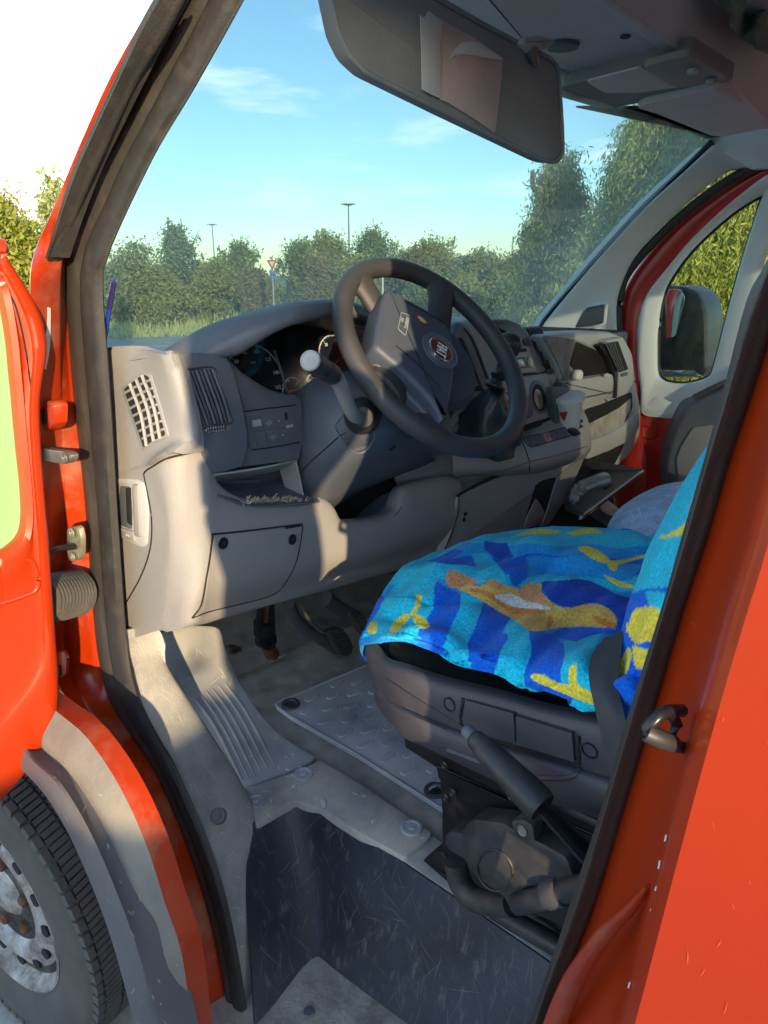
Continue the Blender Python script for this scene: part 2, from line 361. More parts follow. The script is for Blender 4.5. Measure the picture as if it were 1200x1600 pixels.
def leaves(n_clump, per, cen, rad, lw, ll, sig, droop=0., base=None, shell=.55):
    """leaf quads grouped into clumps inside an ellipsoid crown; returns verts array (n,4,3)"""
    u = RNG.normal(size=(n_clump, 3)); u /= np.linalg.norm(u, axis=1, keepdims=True)
    rr = shell+(1-shell)*RNG.random(n_clump)**.6; c = u*rr[:, None]*np.array(rad)
    c *= (1+.22*np.sin(u[:, :1]*7+cen[0])*np.cos(u[:, 1:2]*6+u[:, 2:]*5+cen[1]))
    c += np.array(cen)
    if base is not None: c = c[c[:, 2] > base]
    C3 = np.repeat(c, per, axis=0); s = sig*(.6+.8*RNG.random(len(c)))
    off = RNG.normal(size=C3.shape)*np.repeat(s, per)[:, None]
    if droop: off[:, 2] = -np.abs(off[:, 2])*droop; off[:, :2] *= .6
    p = C3+off; n = len(p)
    d = RNG.normal(size=(n, 3));
    if droop: d[:, 2] -= 1.6
    d /= np.linalg.norm(d, axis=1, keepdims=True); e = np.cross(d, RNG.normal(size=(n, 3))); e /= np.linalg.norm(e, axis=1, keepdims=True)
    sc = (.6+.8*RNG.random(n))[:, None]
    a = d*ll*sc; b = e*lw*sc*.5
    return np.stack([p, p+a*.5+b, p+a, p+a*.5-b], axis=1)
def leafmesh(name, Q, m, parent=None):
    n = len(Q); me = bpy.data.meshes.new(name); me.vertices.add(n*4); me.vertices.foreach_set('co', Q.reshape(-1).astype(np.float32))
    me.loops.add(n*4); me.loops.foreach_set('vertex_index', np.arange(n*4, dtype=np.int32)); me.polygons.add(n)
    me.polygons.foreach_set('loop_start', np.arange(n, dtype=np.int32)*4); me.polygons.foreach_set('loop_total', np.full(n, 4, np.int32)); me.update(); me.validate()
    me.materials.append(MATS[m]); o = bpy.data.objects.new(name, me); COL.objects.link(o)
    if parent is not None: o.parent = parent; o.matrix_parent_inverse = Matrix.Translation(-parent.location)
    return o
def tree(name, px, dist, top_py, width_px, m, label, catg='tree', group=None, dense=1., leaf=.12, low=.25, bare=0, lobes=5, topz=None, droop=0, aspect=.32, lw=.45):
    """a tree standing dist metres off in the direction of pixel column px"""
    d = ray(px, 430); h = Vector((d.x, d.y, 0)).normalized(); b = Vector((h.x*dist, h.y*dist, GZ))
    dt = ray(px, top_py); H = CAM.z+dt.z/sqrt(dt.x**2+dt.y**2)*dist if topz is None else topz
    depth = dist*cos(atan2(abs(px-600), F)); W = width_px/F*depth
    T = empty(name, b, label, catg, group)
    hh = H-GZ
    trunk = [b, b+Vector((.03*hh*random.uniform(-1, 1), .03*hh, hh*.3)), b+Vector((.05*hh*random.uniform(-1, 1), -.02*hh, hh*.62)), b+Vector((0, 0, hh*.9))]
    tube('trunk', trunk, [.028*hh, .02*hh, .012*hh, .003*hh], 'bark', T, n=7, k=3)
    for i in range(5):
        an = random.uniform(0, 6.28); z0 = hh*random.uniform(.25, .6)
        e = b+Vector((cos(an)*W*.36, sin(an)*W*.36, z0+hh*.22)); tube('limb', [b+Vector((0, 0, z0)), (b+Vector((0, 0, z0)))*.5+e*.5+Vector((0, 0, -.03*hh)), e], [.009*hh, .006*hh, .002*hh], 'bark', T, n=5, k=2)
    Q = []
    for i in range(lobes):
        f = i/max(1, lobes-1); an = random.uniform(0, 6.28); rr = W*.5*(1-.55*f)
        c = (b.x+cos(an)*rr*random.uniform(.3, .8), b.y+sin(an)*rr*random.uniform(.3, .8), b.z+hh*(low+(.93-low)*(f*.8+.1))*random.uniform(.85, 1.02))
        R = (rr*.72, rr*.72, hh*aspect*(1-.45*f)*.75)
        nc = int(55*dense*(1-.4*f)); Q.append(leaves(nc, 34, c, R, leaf*lw, leaf, W*.045+.03, droop, base=b.z+.02))
    for i in range(0 if droop else int(26*min(1.4, max(.6, W/3)))):      # loose sprigs that break the outline
        an = random.uniform(0, 6.28); rr = W*.5*random.random()**.5; z0 = hh*(.93-.5*(rr/(W*.5+.01))**1.5)*random.uniform(.72, 1.0); L_ = hh*random.uniform(.05, .17)
        a0__ = np.array([b.x+cos(an)*rr*.9, b.y+sin(an)*rr*.9, b.z+z0]); dv_ = np.array([random.gauss(0, .35), random.gauss(0, .35), 1.])*L_
        for t_ in np.linspace(0, 1, 5): Q.append(leaves(2, 7, a0__+dv_*t_, (.03, .03, .03), leaf*lw, leaf, .05*W*(1.1-t_)*.4+.02, 0))
    leafmesh('crown', np.concatenate(Q), m, T); return T
HG = 'bushes and small trees of the roadside hedge'
bush = [  # px, dist, top, width, mat, label
 (165, 24, 405, 100, 'leaf_mid', 'bushy green shrub at the left end of the hedge beside the door pillar'),
 (215, 26, 372, 110, 'leaf_mid', 'rounded shrub left of the tall sapling across the road'),
 (290, 27, 322, 100, 'leaf_dark', 'tall sapling rising above the hedge, left of the far lamp post'),
 (255, 23, 410, 90, 'leaf_mid', 'low shrub in front of the tall sapling'),
 (330, 25, 398, 95, 'leaf_mid', 'low green shrub right of the tall sapling'),
 (370, 28, 362, 95, 'leaf_dark', 'thin pointed small tree left of the give way sign'),
 (395, 24, 420, 70, 'leaf_dry', 'half dry low bush just left of the give way sign'),
 (462, 31, 375, 80, 'leaf_dark', 'dark shrub just right of the give way sign'),
 (510, 34, 345, 110, 'leaf_mid', 'broad rounded tree left of the tall lamp post above the wheel'),
 (495, 30, 400, 70, 'leaf_dry', 'dry brownish bush under the broad rounded tree'),
 (590, 34, 352, 110, 'leaf_dark', 'rounded tree right of the tall lamp post'),
 (555, 30, 395, 80, 'leaf_mid', 'shrub behind the top of the steering wheel'),
 (640, 32, 375, 90, 'leaf_dry', 'dry twiggy bush above the right spoke of the steering wheel'),
 (690, 35, 362, 110, 'leaf_mid', 'light green tree in the middle of the windscreen hedge'),
 (670, 29, 420, 90, 'leaf_dark', 'low dark shrub seen through the steering wheel'),
 (750, 33, 385, 100, 'leaf_mid', 'yellow green shrub left of the willows'),
 (795, 30, 400, 90, 'leaf_mid', 'shrub at the foot of the left willow'),
 (720, 27, 430, 90, 'leaf_mid', 'low shrub in front of the light green tree'),
 (810, 24, 440, 90, 'leaf_dark', 'blue green bush at the right end of the hedge'),
]
for px, d, tp, w, m, lb in bush:
    tall = 'sapling' in lb or 'pointed' in lb
    tree('shrub' if tp > 380 else 'small_tree', px, d, tp, w*(.85 if tall else random.uniform(.85, 1.25)), m, lb, 'shrub' if tp > 380 else 'tree', HG, dense=.7 if tall else random.uniform(1.0, 1.9), leaf=.11 if tall else .125, low=.12, lobes=6)
for i, px in enumerate((60, 120, 200, 275, 350)):
    tree('shrub', px, 38+i, 412+(i % 2)*12, 150, 'leaf_dark', ['dark shrub behind the hedge at its left end', 'dark shrub behind the hedge, second from the left', 'dark shrub behind the rounded shrub', 'dark shrub behind the tall sapling', 'dark shrub behind the low shrubs, left of the pointed tree'][i], 'shrub', HG, dense=1., leaf=.22, low=.1, lobes=5)
for i, px in enumerate((540, 620, 700, 780)):
    tree('shrub', px, 40+i, 414+(i % 2)*8, 150, 'leaf_dark', ['dark shrub far behind the top of the wheel', 'dark shrub far behind the rounded tree', 'dark shrub far behind the light green tree', 'dark shrub far behind the left willow'][i], 'shrub', HG, dense=1., leaf=.22, low=.1, lobes=5)
# willows close on the right
def willow(px, dist, top, w, m, label, low=.1, n=1.):
    return tree('willow_tree', px, dist, top, w, m, label, 'tree', 'willows on the right', dense=n*3.2, leaf=.078, low=low, lobes=10, droop=1.5, aspect=.42, lw=.22)
willow(876, 12.5, 236, 190, 'leaf_mid', 'darker willow with a broken dead limb, left of the tall willow', n=2.6)
willow(1010, 11, 100, 300, 'leaf_willow', 'tall pale green willow filling the right of the windscreen', n=5)
willow(1150, 9.5, 60, 260, 'leaf_bright', 'sunlit yellow green willow seen through the passenger window', n=5)
willow(900, 9, 400, 170, 'leaf_willow', 'low sunlit willow bush above the right end of the dashboard', n=2)
willow(1260, 12, 40, 300, 'leaf_willow', 'willow furthest right behind the passenger window', n=3)
dl = P(838, 330, x=9.5); t0 = empty('broken_limb', Vector((dl.x, dl.y, GZ)), 'broken grey dead trunk standing at the left edge of the willows', 'dead tree')
tube('trunk', [Vector((dl.x, dl.y, GZ)), P(842, 330, x=9.5), P(833, 292, x=9.5), P(832, 266, x=9.5)], [.12, .07, .06, .045], 'bark', t0, n=8, k=3)
tube('limb', [P(834, 292, x=9.5), P(822, 290, x=9.5), P(816, 284, x=9.5)], [.02, .012, .006], 'bark', t0, n=6)
# left of the A pillar
tree('small_tree', 30, 9, 300, 150, 'leaf_bright', 'yellow green bushy tree left of the door pillar', 'tree', dense=5, leaf=.06, lobes=7, low=.1)
tree('small_tree', 15, 10.5, 285, 110, 'leaf_yellow', 'autumn yellow tree top at the left edge', 'tree', dense=1.3, leaf=.06, lobes=7, low=.2)
tree('small_tree', 95, 13, 270, 95, 'leaf_dark', 'sparse dark tree touching the door pillar', 'tree', dense=.7, leaf=.09, lobes=6, low=.3)
# verge grass between road and hedge
n = 26000; t = RNG.random(n)*60-12; s = RNG.random(n)**1.5*9
base = np.array(a0)[None]+np.array(rd)[None]*t[:, None]-np.array(rn)[None]*(s[:, None]+.05); base[:, 2] = GZ
hgt = .10+.28*RNG.random(n)*np.clip(s/3, .25, 1.3); an = RNG.random(n)*6.28; w = .02+.03*RNG.random(n)
dx = np.stack([np.cos(an)*w, np.sin(an)*w, 0*w], 1); tipo = np.stack([RNG.normal(size=n)*.06, RNG.normal(size=n)*.06, hgt], 1)
gr = leafmesh('grass', np.stack([base-dx, base+dx, base+tipo+dx*.2, base+tipo-dx*.2], 1), 'leaf_grass'); tag(gr, 'tall dry yellow green grass along the far side of the road', None, kind='stuff')
# lamp posts, road signs
def lamp(px, top, bot, dist, label):
    d = ray(px, 430); hv = Vector((d.x, d.y, 0)).normalized()*dist; dt = ray(px, top); H = CAM.z+dt.z/sqrt(dt.x**2+dt.y**2)*dist
    T = empty('lamp_post', (hv.x, hv.y, GZ), label, 'lamp post'); k = dist/110.*(.55 if dist > 120 else .8)
    lathe('mast', [(.22*k, 0), (.13*k, H-GZ)], (hv.x, hv.y, GZ), (0, 0, 1), 'pole', T, n=8)
    lathe('crown_ring', [(.7*k, H-.3*k), (.9*k, H-.15*k), (.7*k, H)], (hv.x, hv.y, 0), (0, 0, 1), 'pole', T, n=10)
    for i in range(6):
        a = i*pi/3; box('floodlight', (hv.x+cos(a)*1.0*k, hv.y+sin(a)*1.0*k, H-.1*k), .7*k, .5*k, .2*k, 'white', T, bev=.01)
lamp(546, 318, 372, 110, 'tall floodlight mast rising above the steering wheel')
lamp(337, 350, 380, 150, 'smaller far floodlight mast right of the tall sapling')
sp = P(425, 413, x=25*cos(YW)*.95); ds = Vector((sp.x, sp.y, 0)).length
T = empty('road_sign', (sp.x, sp.y, GZ), 'white and red give way triangle over a small blue sign', 'road sign')
fx = Vector((sp.x, sp.y, 0)).normalized(); sr = Vector((fx.y, -fx.x, 0)); k = ds/F*.85
def sgn(pts, c): return [c+sr*a*k+Vector((0, 0, 1))*b*k for a, b in pts]
tube('post', [Vector((sp.x, sp.y, GZ)), Vector((sp.x, sp.y, sp.z+.2))], .03, 'pole', T, n=8)
c = sp-fx*.05
prism('triangle', sgn(rnd([(-9, 7), (9, 7), (0, -10)], 2), c), fx*.02, 'print_red', T, bev=.002)
prism('triangle_inset', sgn(rnd([(-5, 4.6), (5, 4.6), (0, -5)], 1), c-fx*.01), fx*.008, 'white', T, bev=.001)
prism('arrow_plate', sgn([(-5, -12), (6, -12), (6, -19), (-5, -19)], c), fx*.02, 'sign_blue', T, bev=.002)
prism('lower_plate', sgn([(1, -21), (9, -21), (9, -28), (1, -28)], c), fx*.02, 'sign_blue', T, bev=.002)
T = empty('marker_post', P(598, 445, x=17)*1.0, 'thin white pole seen through the top gap of the steering wheel', 'pole'); T.location.z = GZ
q = P(598, 420, x=17); tube('shaft', [Vector((q.x, q.y, GZ)), q], .035, 'white', T, n=8)
# unseen hedge added behind the photographer, placed to shade the van's lower side
hd = Vector((.60, .45, 0)).normalized(); H0 = Vector((-2.45, 1.50, 0)); T = empty('hedge', (H0.x, H0.y, GZ), 'unseen clipped hedge added behind the photographer to shade the lower side of the van', 'hedge')
V = []; hn = Vector((-hd.y, hd.x, 0))
box('shade_hedge_core', H0+Vector((0, 0, .86))+hn*.35, 4.6, .5, 1.6, 'leaf_dark', T, ax=(hd, hn, Vector((0, 0, 1))), bev=.05)
n = 9000; tt = RNG.random(n)*4.7-2.35; sd_ = RNG.random(n)*.62+.04; zz = RNG.random(n)*1.66+GZ
base = np.array(H0)[None]+np.array(hd)[None]*tt[:, None]+np.array(hn)[None]*sd_[:, None]; base[:, 2] = zz
d = RNG.normal(size=(n, 3)); d /= np.linalg.norm(d, axis=1, keepdims=True); e = np.cross(d, RNG.normal(size=(n, 3))); e /= np.linalg.norm(e, axis=1, keepdims=True)
leafmesh('crown', np.stack([base, base+d*.04+e*.02, base+d*.08, base+d*.04-e*.02], 1), 'leaf_dark', T)

# ================================================================== THE VAN
VAN = empty('van', (-.6, -1.4, GZ), 'red van seen through its open driver door, grey cab inside', 'van')
X = Vector((1, 0, 0)); Y = Vector((0, 1, 0)); Z = Vector((0, 0, 1))
def ys(y, pts): return [P(a, b, y=y) for a, b in pts]
# ---- near A pillar / hinge pillar / sill: curves from the seal outwards
sealL = [(365, -120), (300, 0), (225, 145), (172, 250), (150, 300), (132, 350), (112, 390), (107, 425), (109, 480), (119, 617), (137, 783), (150, 960), (160, 1040), (179, 1100), (215, 1155), (250, 1208), (300, 1325), (333, 1433), (354, 1537), (366, 1640)]
sealR = [(438, -120), (374, 0), (327, 85), (290, 150), (245, 225), (210, 295), (180, 360), (165, 400), (157, 450), (169, 617), (179, 783), (194, 992), (205, 1055), (222, 1110), (248, 1160), (275, 1208), (325, 1325), (352, 1412), (373, 1517), (392, 1640)]
def seal_y(p):   # tumblehome above the waist
    return -.45 if p[1] > 400 else -.45-.05*(400-p[1])/400
sL = [P(a, b, y=seal_y((a, b))) for a, b in sealL]; sR = [P(a, b, y=seal_y((a, b))-.004) for a, b in sealR]
def seal(name, L_, R_, parent, bul=.007):
    M1 = [l.lerp(r, .30)+Y*bul for l, r in zip(L_, R_)]; M2 = [l.lerp(r, .52)+Y*bul*.35 for l, r in zip(L_, R_)]; M3 = [l.lerp(r, .72)+Y*bul*.75 for l, r in zip(L_, R_)]
    L2 = [l-Y*.02 for l in L_]; R2 = [r-Y*.006+X*.03 for r in R_]
    return grid(name, [L2, L_, M1, M2, M3, R_, R2], 'seal', parent, .004, ku=4, kv=4, flip=True)
seal('door_seal', sL, sR, VAN)
ea = [l.lerp(r, .58)+Y*.0065 for l, r in zip(sL, sR)]; eb = [l.lerp(r, .80)+Y*.0075 for l, r in zip(sL, sR)]; ec_ = [r+Y*.003 for r in sR]
grid('pillar_edge_trim', [[p-Y*.01 for p in ea], ea, eb, ec_, [p-Y*.004+X*.03 for p in ec_]], 'edge_trim', VAN, .003, ku=4, kv=3, flip=True)
# extend the pillar top out of frame up to the roof
redO = [(347, -120), (283, 0), (208, 145), (153, 250), (133, 300), (118, 345), (100, 385), (93, 425), (92, 480), (92, 617), (95, 783), (95, 960), (100, 1040), (125, 1100), (160, 1155), (195, 1208), (248, 1325), (278, 1433), (300, 1537), (318, 1640)]
redOO = [(305, -120), (240, 0), (175, 115), (125, 225), (98, 290), (75, 345), (57, 385), (48, 425), (48, 480), (52, 617), (58, 783), (66, 960), (80, 1075), (100, 1128), (140, 1158), (187, 1229), (229, 1321), (258, 1412), (283, 1496), (300, 1640)]
rA = [p+Y*.004 for p in sL]; rA2 = [p-Y*.03 for p in sL]
rB = [P(a, b, y=-.395 if b > 1080 else -.415 if b > 400 else -.43-.04*(400-b)/400) for a, b in redO]
rC = [P(a, b, y=-.335 if b > 1080 else -.37 if b > 400 else -.40-.04*(400-b)/400) for a, b in redOO]
rD = [p+Vector((.05, -.03, 0)) for p in rC]
grid('hinge_pillar', [rA2, [p+Y*.004 for p in sL], [a.lerp(b, .3)+Y*.006 for a, b in zip(sL, rB)], [a.lerp(b, .7)+Y*.004 for a, b in zip(sL, rB)], rB, rC, rD], 'red_dusty', VAN, .006, ku=3, kv=4, flip=True)
# dark retainer strip on the pillar
st = [(258, -20), (222, 45), (185, 120), (150, 195), (120, 262), (95, 330), (72, 402)]
sw = [(296, -20), (262, 45), (216, 120), (180, 195), (150, 262), (121, 330), (88, 414)]
yy = [-.425-.04*(400-b)/400 for a, b in st]
LL = [P(a+1, b, y=y+.028) for (a, b), y in zip(st, yy)]; RR = [P(a-1, b, y=y+.008) for (a, b), y in zip(sw, yy)]
MM = [l.lerp(r, .3)+Y*.003 for l, r in zip(LL, RR)]; M2 = [l.lerp(r, .7)+Y*.002 for l, r in zip(LL, RR)]
grid('drip_channel', [[l-Y*.03 for l in LL], LL, MM, M2, RR, [r-Y*.004+X*.02 for r in RR]], 'seal', VAN, .003, ku=4, kv=4, flip=True)
# bare white patch where the paint is worn off
# inner side of pillar: trim from the seal to the windscreen
tp = [P(a, b, y=seal_y((a, b))-.03) for a, b in [(q[0]-6, q[1]) for q in sealR[:10]]]
tp2 = [p+Vector((.26, -.03, .0)) for p in tp]
loft('pillar_trim', tp, tp2, 'plastic_dark', VAN, .01)
# windscreen
WX = lambda y, z: 1.45-(z-1.39)/1.02
def WP(y, z): return Vector((WX(y, z), y, z))
grid('windscreen', [[WP(y, z) for y in (-.53-(z-1.22)*.17, -1.4, -2.42)] for z in (1.22, 1.7, 2.14)], 'windscreen', VAN, .004, ku=2, kv=2)
# bonnet beyond the glass, out of sight below
grid('bonnet', [[Vector((1.45+a, y, 1.18-.35*a)) for y in (-.42, -1.4, -2.4)] for a in (0, .3, .7)], 'red', VAN, .01)
# ---- hinges, door check, cable bellows on the pillar
pl = YP(-.385)
H = prism('hinge', OUT(rnd([(50, 628), (78, 626), (84, 634), (83, 664), (76, 672), (50, 674)], 5), pl), -Y*.02, 'red_dusty', VAN, bev=.004)
prism('hinge_recess', OUT(rnd([(50, 638), (66, 638), (71, 644), (70, 662), (50, 664)], 4), YP(-.382)), -Y*.004, 'void', H, bev=.001)
b1 = prism('hinge_plate', OUT(rnd([(56, 696), (76, 702), (104, 706), (112, 711), (110, 722), (100, 726), (76, 722), (58, 720)], 6), YP(-.38)), -Y*.01, 'steel', VAN, bev=.002)
screw(102, 715, YP(-.378), (0, 1, 0), .006, b1, 'steel', 'bolt')
b2 = prism('check_bracket', OUT(rnd([(104, 824), (122, 822), (126, 840), (126, 868), (122, 876), (108, 878), (104, 862)], 6), YP(-.405)), -Y*.008, 'galv', VAN, bev=.002)
screw(113, 832, YP(-.402), (0, 1, 0), .006, b2, 'galv', 'bolt'); screw(115, 870, YP(-.402), (0, 1, 0), .005, b2, 'galv', 'bolt')
tube('door_check', [P(66, 866, y=-.345), P(86, 858, y=-.37), P(108, 855, y=-.395), P(124, 852, y=-.412)], .0085, 'metal_black', VAN, n=8, flat=.6, k=3)
bel0 = P(120, 926, y=-.41); bel1 = P(66, 938, y=-.34); ax = (bel1-bel0)
prof = []
for i in range(25): prof.append((.037+.0022*(i % 2), ax.length*1.15*i/24))
lathe('cable_bellows', prof, bel0, ax, 'rubber', VAN, n=24)
prism('striker_hole', OUT(rnd([(86, 1020), (98, 1016), (104, 1030), (102, 1056), (92, 1062), (86, 1058)], 5), YP(-.388)), -Y*.006, 'red_dusty', VAN, bev=.003)
prism('striker_slot', OUT(rnd([(87, 1040), (92, 1040), (93, 1056), (87, 1060)], 2), YP(-.384)), -Y*.004, 'void', VAN, bev=.001)
# ---- wheel arch, flare, wheel
gy = -.315
gA = [P(a, b, y=gy) for a, b in [(60, 1090), (95, 1117), (137, 1154), (187, 1229), (229, 1321), (258, 1412), (285, 1496), (304, 1640)]]
gB = [P(a+2, b, y=gy+.028) for a, b in [(40, 1150), (66, 1183), (104, 1217), (150, 1290), (192, 1380), (224, 1460), (245, 1530), (270, 1640)]]
gC = [p+Y*.028 for p in gB]
loft('arch_panel', [p-Y*.03 for p in gA], gA, 'red_dusty', VAN, .004, flip=True)
grid('wheel_arch', [gA, [a.lerp(b, .5)+Y*.01 for a, b in zip(gA, gB)], gB], 'arch_grey', VAN, .004, ku=4, kv=4, flip=True)
fR = [P(a, b, y=gy+.035) for a, b in [(40, 1150), (66, 1183), (104, 1217), (150, 1290), (192, 1380), (224, 1460), (245, 1530), (270, 1640)]]
fM = [P(a, b, y=gy+.052) for a, b in [(28, 1160), (54, 1192), (92, 1228), (135, 1300), (172, 1385), (200, 1462), (220, 1530), (242, 1640)]]
fL = [P(a, b, y=gy+.055) for a, b in [(15, 1180), (38, 1206), (72, 1245), (108, 1305), (145, 1388), (172, 1462), (192, 1530), (220, 1640)]]
grid('arch_flare', [[p-Y*.04 for p in fR], fR, fM, fL, [p-Y*.07+X*.01 for p in fL]], 'flare', VAN, .005, ku=4, kv=3, flip=True)
WC = Vector((1.33, -.238, .355)); wa = Vector((sin(-.2), cos(-.2), 0)); WR = .335
wheel = lathe('front_wheel', [(.205, -.19), (.27, -.21), (.318, -.20), (.326, -.195), (.326, -.015), (.318, 0), (.30, .006), (.27, .010), (.235, .006), (.212, -.006), (.205, -.03)], WC, wa, 'tyre', VAN, n=96, ang=50)
rimp = [(.207, -.03), (.213, -.004), (.208, -.002), (.200, -.010), (.190, -.030), (.180, -.036), (.165, -.022), (.140, -.012), (.118, -.018), (.104, -.045), (.098, -.055), (.062, -.055), (.056, -.03), (.042, -.02), (.0001, -.02)]
rim = lathe('rim', rimp, WC, wa, 'rim', wheel, n=72, ang=40)
_, ws, ww = frame(wa)
for i in range(14):
    a = 2*pi*i/14; c = WC+(ws*cos(a)+ww*sin(a))*.155-wa*.0165
    lathe('vent_hole', [(.013, -.004), (.013, .002), (.0001, .0025)], c, wa, 'void', wheel, n=14)
for i in range(6):
    a = 2*pi*i/6+.3; c = WC+(ws*cos(a)+ww*sin(a))*.082-wa*.055
    lathe('wheel_bolt', [(.016, 0), (.016, .012), (.013, .014), (.013, .034), (.010, .038), (.0001, .038)], c, wa, 'rust', wheel, n=6, ang=20)
V = []; Fc = []
def blk(a0_, a1_, h0, h1, r0, r1, sk=0.):
    b0_ = len(V)
    for r in (r0, r1):
        for a, h in ((a0_, h0), (a1_, h0), (a1_+sk, h1), (a0_+sk, h1)): V.append(WC+(ws*cos(a)+ww*sin(a))*r+wa*h)
    Fc.extend([tuple(b0_+q for q in f) for f in ((4, 5, 6, 7), (0, 1, 5, 4), (1, 2, 6, 5), (2, 3, 7, 6), (3, 0, 4, 7), (3, 2, 1, 0))])
NB = 76
for i in range(NB):
    a = 2*pi*i/NB; w_ = 2*pi/NB
    blk(a+.004, a+w_*.80, -.012, .001, .318, .3345, 0)
    for j, (h0, h1) in enumerate(((-.05, -.016), (-.092, -.056), (-.134, -.098), (-.176, -.14))):
        o_ = (j % 2)*w_*.5; q = w_*.5
        for k in (0, 1):
            blk(a+o_+k*q+.003, a+o_+k*q+q*.82, h0, h1, .318, .335, .012*(1 if j % 2 else -1))
o = mk('tread', V, Fc, 'tyre', wheel, smooth=False); o['kind'] = 'stuff'
# inner wheelhouse, dark
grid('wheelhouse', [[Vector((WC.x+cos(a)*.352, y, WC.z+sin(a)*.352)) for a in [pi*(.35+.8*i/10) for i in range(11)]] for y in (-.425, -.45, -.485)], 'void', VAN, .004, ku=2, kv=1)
box('chassis_floor', (.0, -1.45, .30), 2.4, 1.8, .04, 'void', VAN)
# ---- B pillar seal, recess, crease, outer side panel
s2L = [(1240, 300), (1200, 405), (1167, 467), (1133, 600), (1100, 720), (1067, 833), (1034, 950), (979, 1125), (942, 1255), (902, 1377), (865, 1490), (812, 1640)]
s2R = [(1275, 310), (1236, 420), (1203, 520), (1170, 620), (1133, 733), (1100, 848), (1066, 950), (1027, 1084), (979, 1242), (925, 1420), (873, 1551), (846, 1640)]
# keep pairs level
q1 = [P(a, b, y=-.455) for a, b in s2L]; q2 = [P(a, b, y=-.452) for a, b in s2R]
N1 = [a.lerp(b, .34)+Y*.012 for a, b in zip(q1, q2)]; N2 = [a.lerp(b, .55)+Y*.016 for a, b in zip(q1, q2)]; N3 = [a.lerp(b, .8)+Y*.008 for a, b in zip(q1, q2)]
grid('rear_door_seal', [[p-Y*.05+X*.01 for p in q1], q1, N1, N2, N3, q2, [p-Y*.02 for p in q2]], 'seal', VAN, .004, ku=4, kv=4)
c1 = [(1310, 320), (1270, 430), (1238, 540), (1212, 640), (1180, 750), (1152, 860), (1125, 950), (1088, 1080), (1040, 1255), (1002, 1410), (972, 1530), (945, 1640)]
c2 = [(1322, 325), (1283, 435), (1250, 545), (1224, 645), (1193, 755), (1165, 862), (1138, 952), (1101, 1084), (1055, 1260), (1016, 1415), (986, 1535), (958, 1640)]
u1 = [P(a, b, y=-.405) for a, b in c1]; u2 = [P(a, b, y=-.375) for a, b in c2]
um = [a.lerp(b, .5)-Y*.008 for a, b in zip(q2, u1)]
u3 = [Vector((p.x-.012, -.362, p.z)) for p in u2]
def back(ps, dx, y): return [Vector((-.02-dx, y, p.z)) for p in ps]
grid('door_recess', [[p-Y*.012 for p in q2], [p-Y*.004 for p in q2], um, u1, u2, u3], 'red', VAN, .006, ku=3, kv=4, ang=60)
grid('side_panel', [u3, [p.lerp(b, .5) for p, b in zip(u3, back(u3, .3, -.352))], back(u3, .3, -.35), back(u3, .38, -.35), back(u3, .46, -.36)], 'red', VAN, .006, ku=3, kv=3, ang=60)
# sill fold running diagonally from the step up to the crease
tube('sill_fold', [P(1012, 1385, y=-.388), P(985, 1420, y=-.393), P(945, 1460, y=-.404), P(900, 1525, y=-.418), P(868, 1600, y=-.43), P(850, 1660, y=-.435)], [.003, .007, .010, .012, .013, .013], 'red_dusty', VAN, n=12, k=5, flat=.45)
for a, b, l in ((1069, 1228, 8), (1041, 1305, 9), (1031, 1345, 12), (1018, 1420, 16), (1080, 1190, 6), (984, 1535, 8), (1026, 1385, 6)):
    tube('paint_chip', [P(a, b, y=-.3735), P(a-2, b+l, y=-.3735)], .0007, 'white', VAN, n=5)
# door striker
SKR = tube('door_striker', [P(1066, 1110, y=-.392), P(1040, 1112, y=-.375), P(1024, 1124, y=-.367), P(1011, 1140, y=-.364), P(1010, 1148, y=-.364), P(1024, 1153, y=-.366), P(1066, 1168, y=-.392)], .0040, 'metal_black', VAN, n=8, k=2)
tube('striker_roller', [P(1010, 1144, y=-.3625), P(1030, 1154, y=-.366), P(1050, 1162, y=-.378)], .0058, 'mech', SKR, n=10)
tube('striker_brace', [P(1048, 1113, y=-.378), P(1058, 1132, y=-.384), P(1046, 1157, y=-.378)], .0036, 'metal_black', SKR, n=8)
prism('door_header', [Vector((a, -.465, b)) for a, b in ((.60, 1.86), (.42, 1.87), (.06, 1.86), (.06, 2.2), (.66, 2.2))], -Y*.06, 'red_in', VAN, bev=.004)
# ---- roof, rear, right side: shell of the van
box('roof', (.16, -1.45, 2.22), 1.25, 2.05, .05, 'red', VAN, bev=.02)
for nm, ya, yb, za, zb in (('bulkhead', -.50, -2.45, .55, 1.16), ('bulkhead_header', -.50, -2.45, 1.86, 2.2), ('bulkhead_post', -.50, -.66, 1.16, 1.86), ('bulkhead_post', -2.30, -2.45, 1.16, 1.86), ('bulkhead_post', -1.40, -1.50, 1.16, 1.86)):
    prism(nm, [Vector((-.42, a, b)) for a, b in ((ya, za), (yb, za), (yb, zb), (ya, zb))], -X*.03, 'bulk', VAN, bev=.006)
prism('rear_window', [Vector((-.435, a, b)) for a, b in ((-.62, 1.12), (-2.34, 1.12), (-2.34, 1.9), (-.62, 1.9))], -X*.004, 'rearglass', VAN, bev=0)
grid('pillar_cover', [[Vector((.10, -.47, .5)), Vector((.10, -.47, 2.15))], [Vector((-.05, -.56, .5)), Vector((-.05, -.56, 2.15))], [Vector((-.42, -.56, .5)), Vector((-.42, -.56, 2.15))]], 'plastic_dark', VAN, .02, ku=1, kv=2)
for yy0, yy1, nm in ((-2.48, -2.50, 'right_side_panel'),):
    prism(nm, [Vector((a, -2.5, b)) for a, b in ((.70, .4), (.70, 2.2), (-.45, 2.2), (-.45, .4))], -Y*.03, 'red_in', VAN, bev=.002)
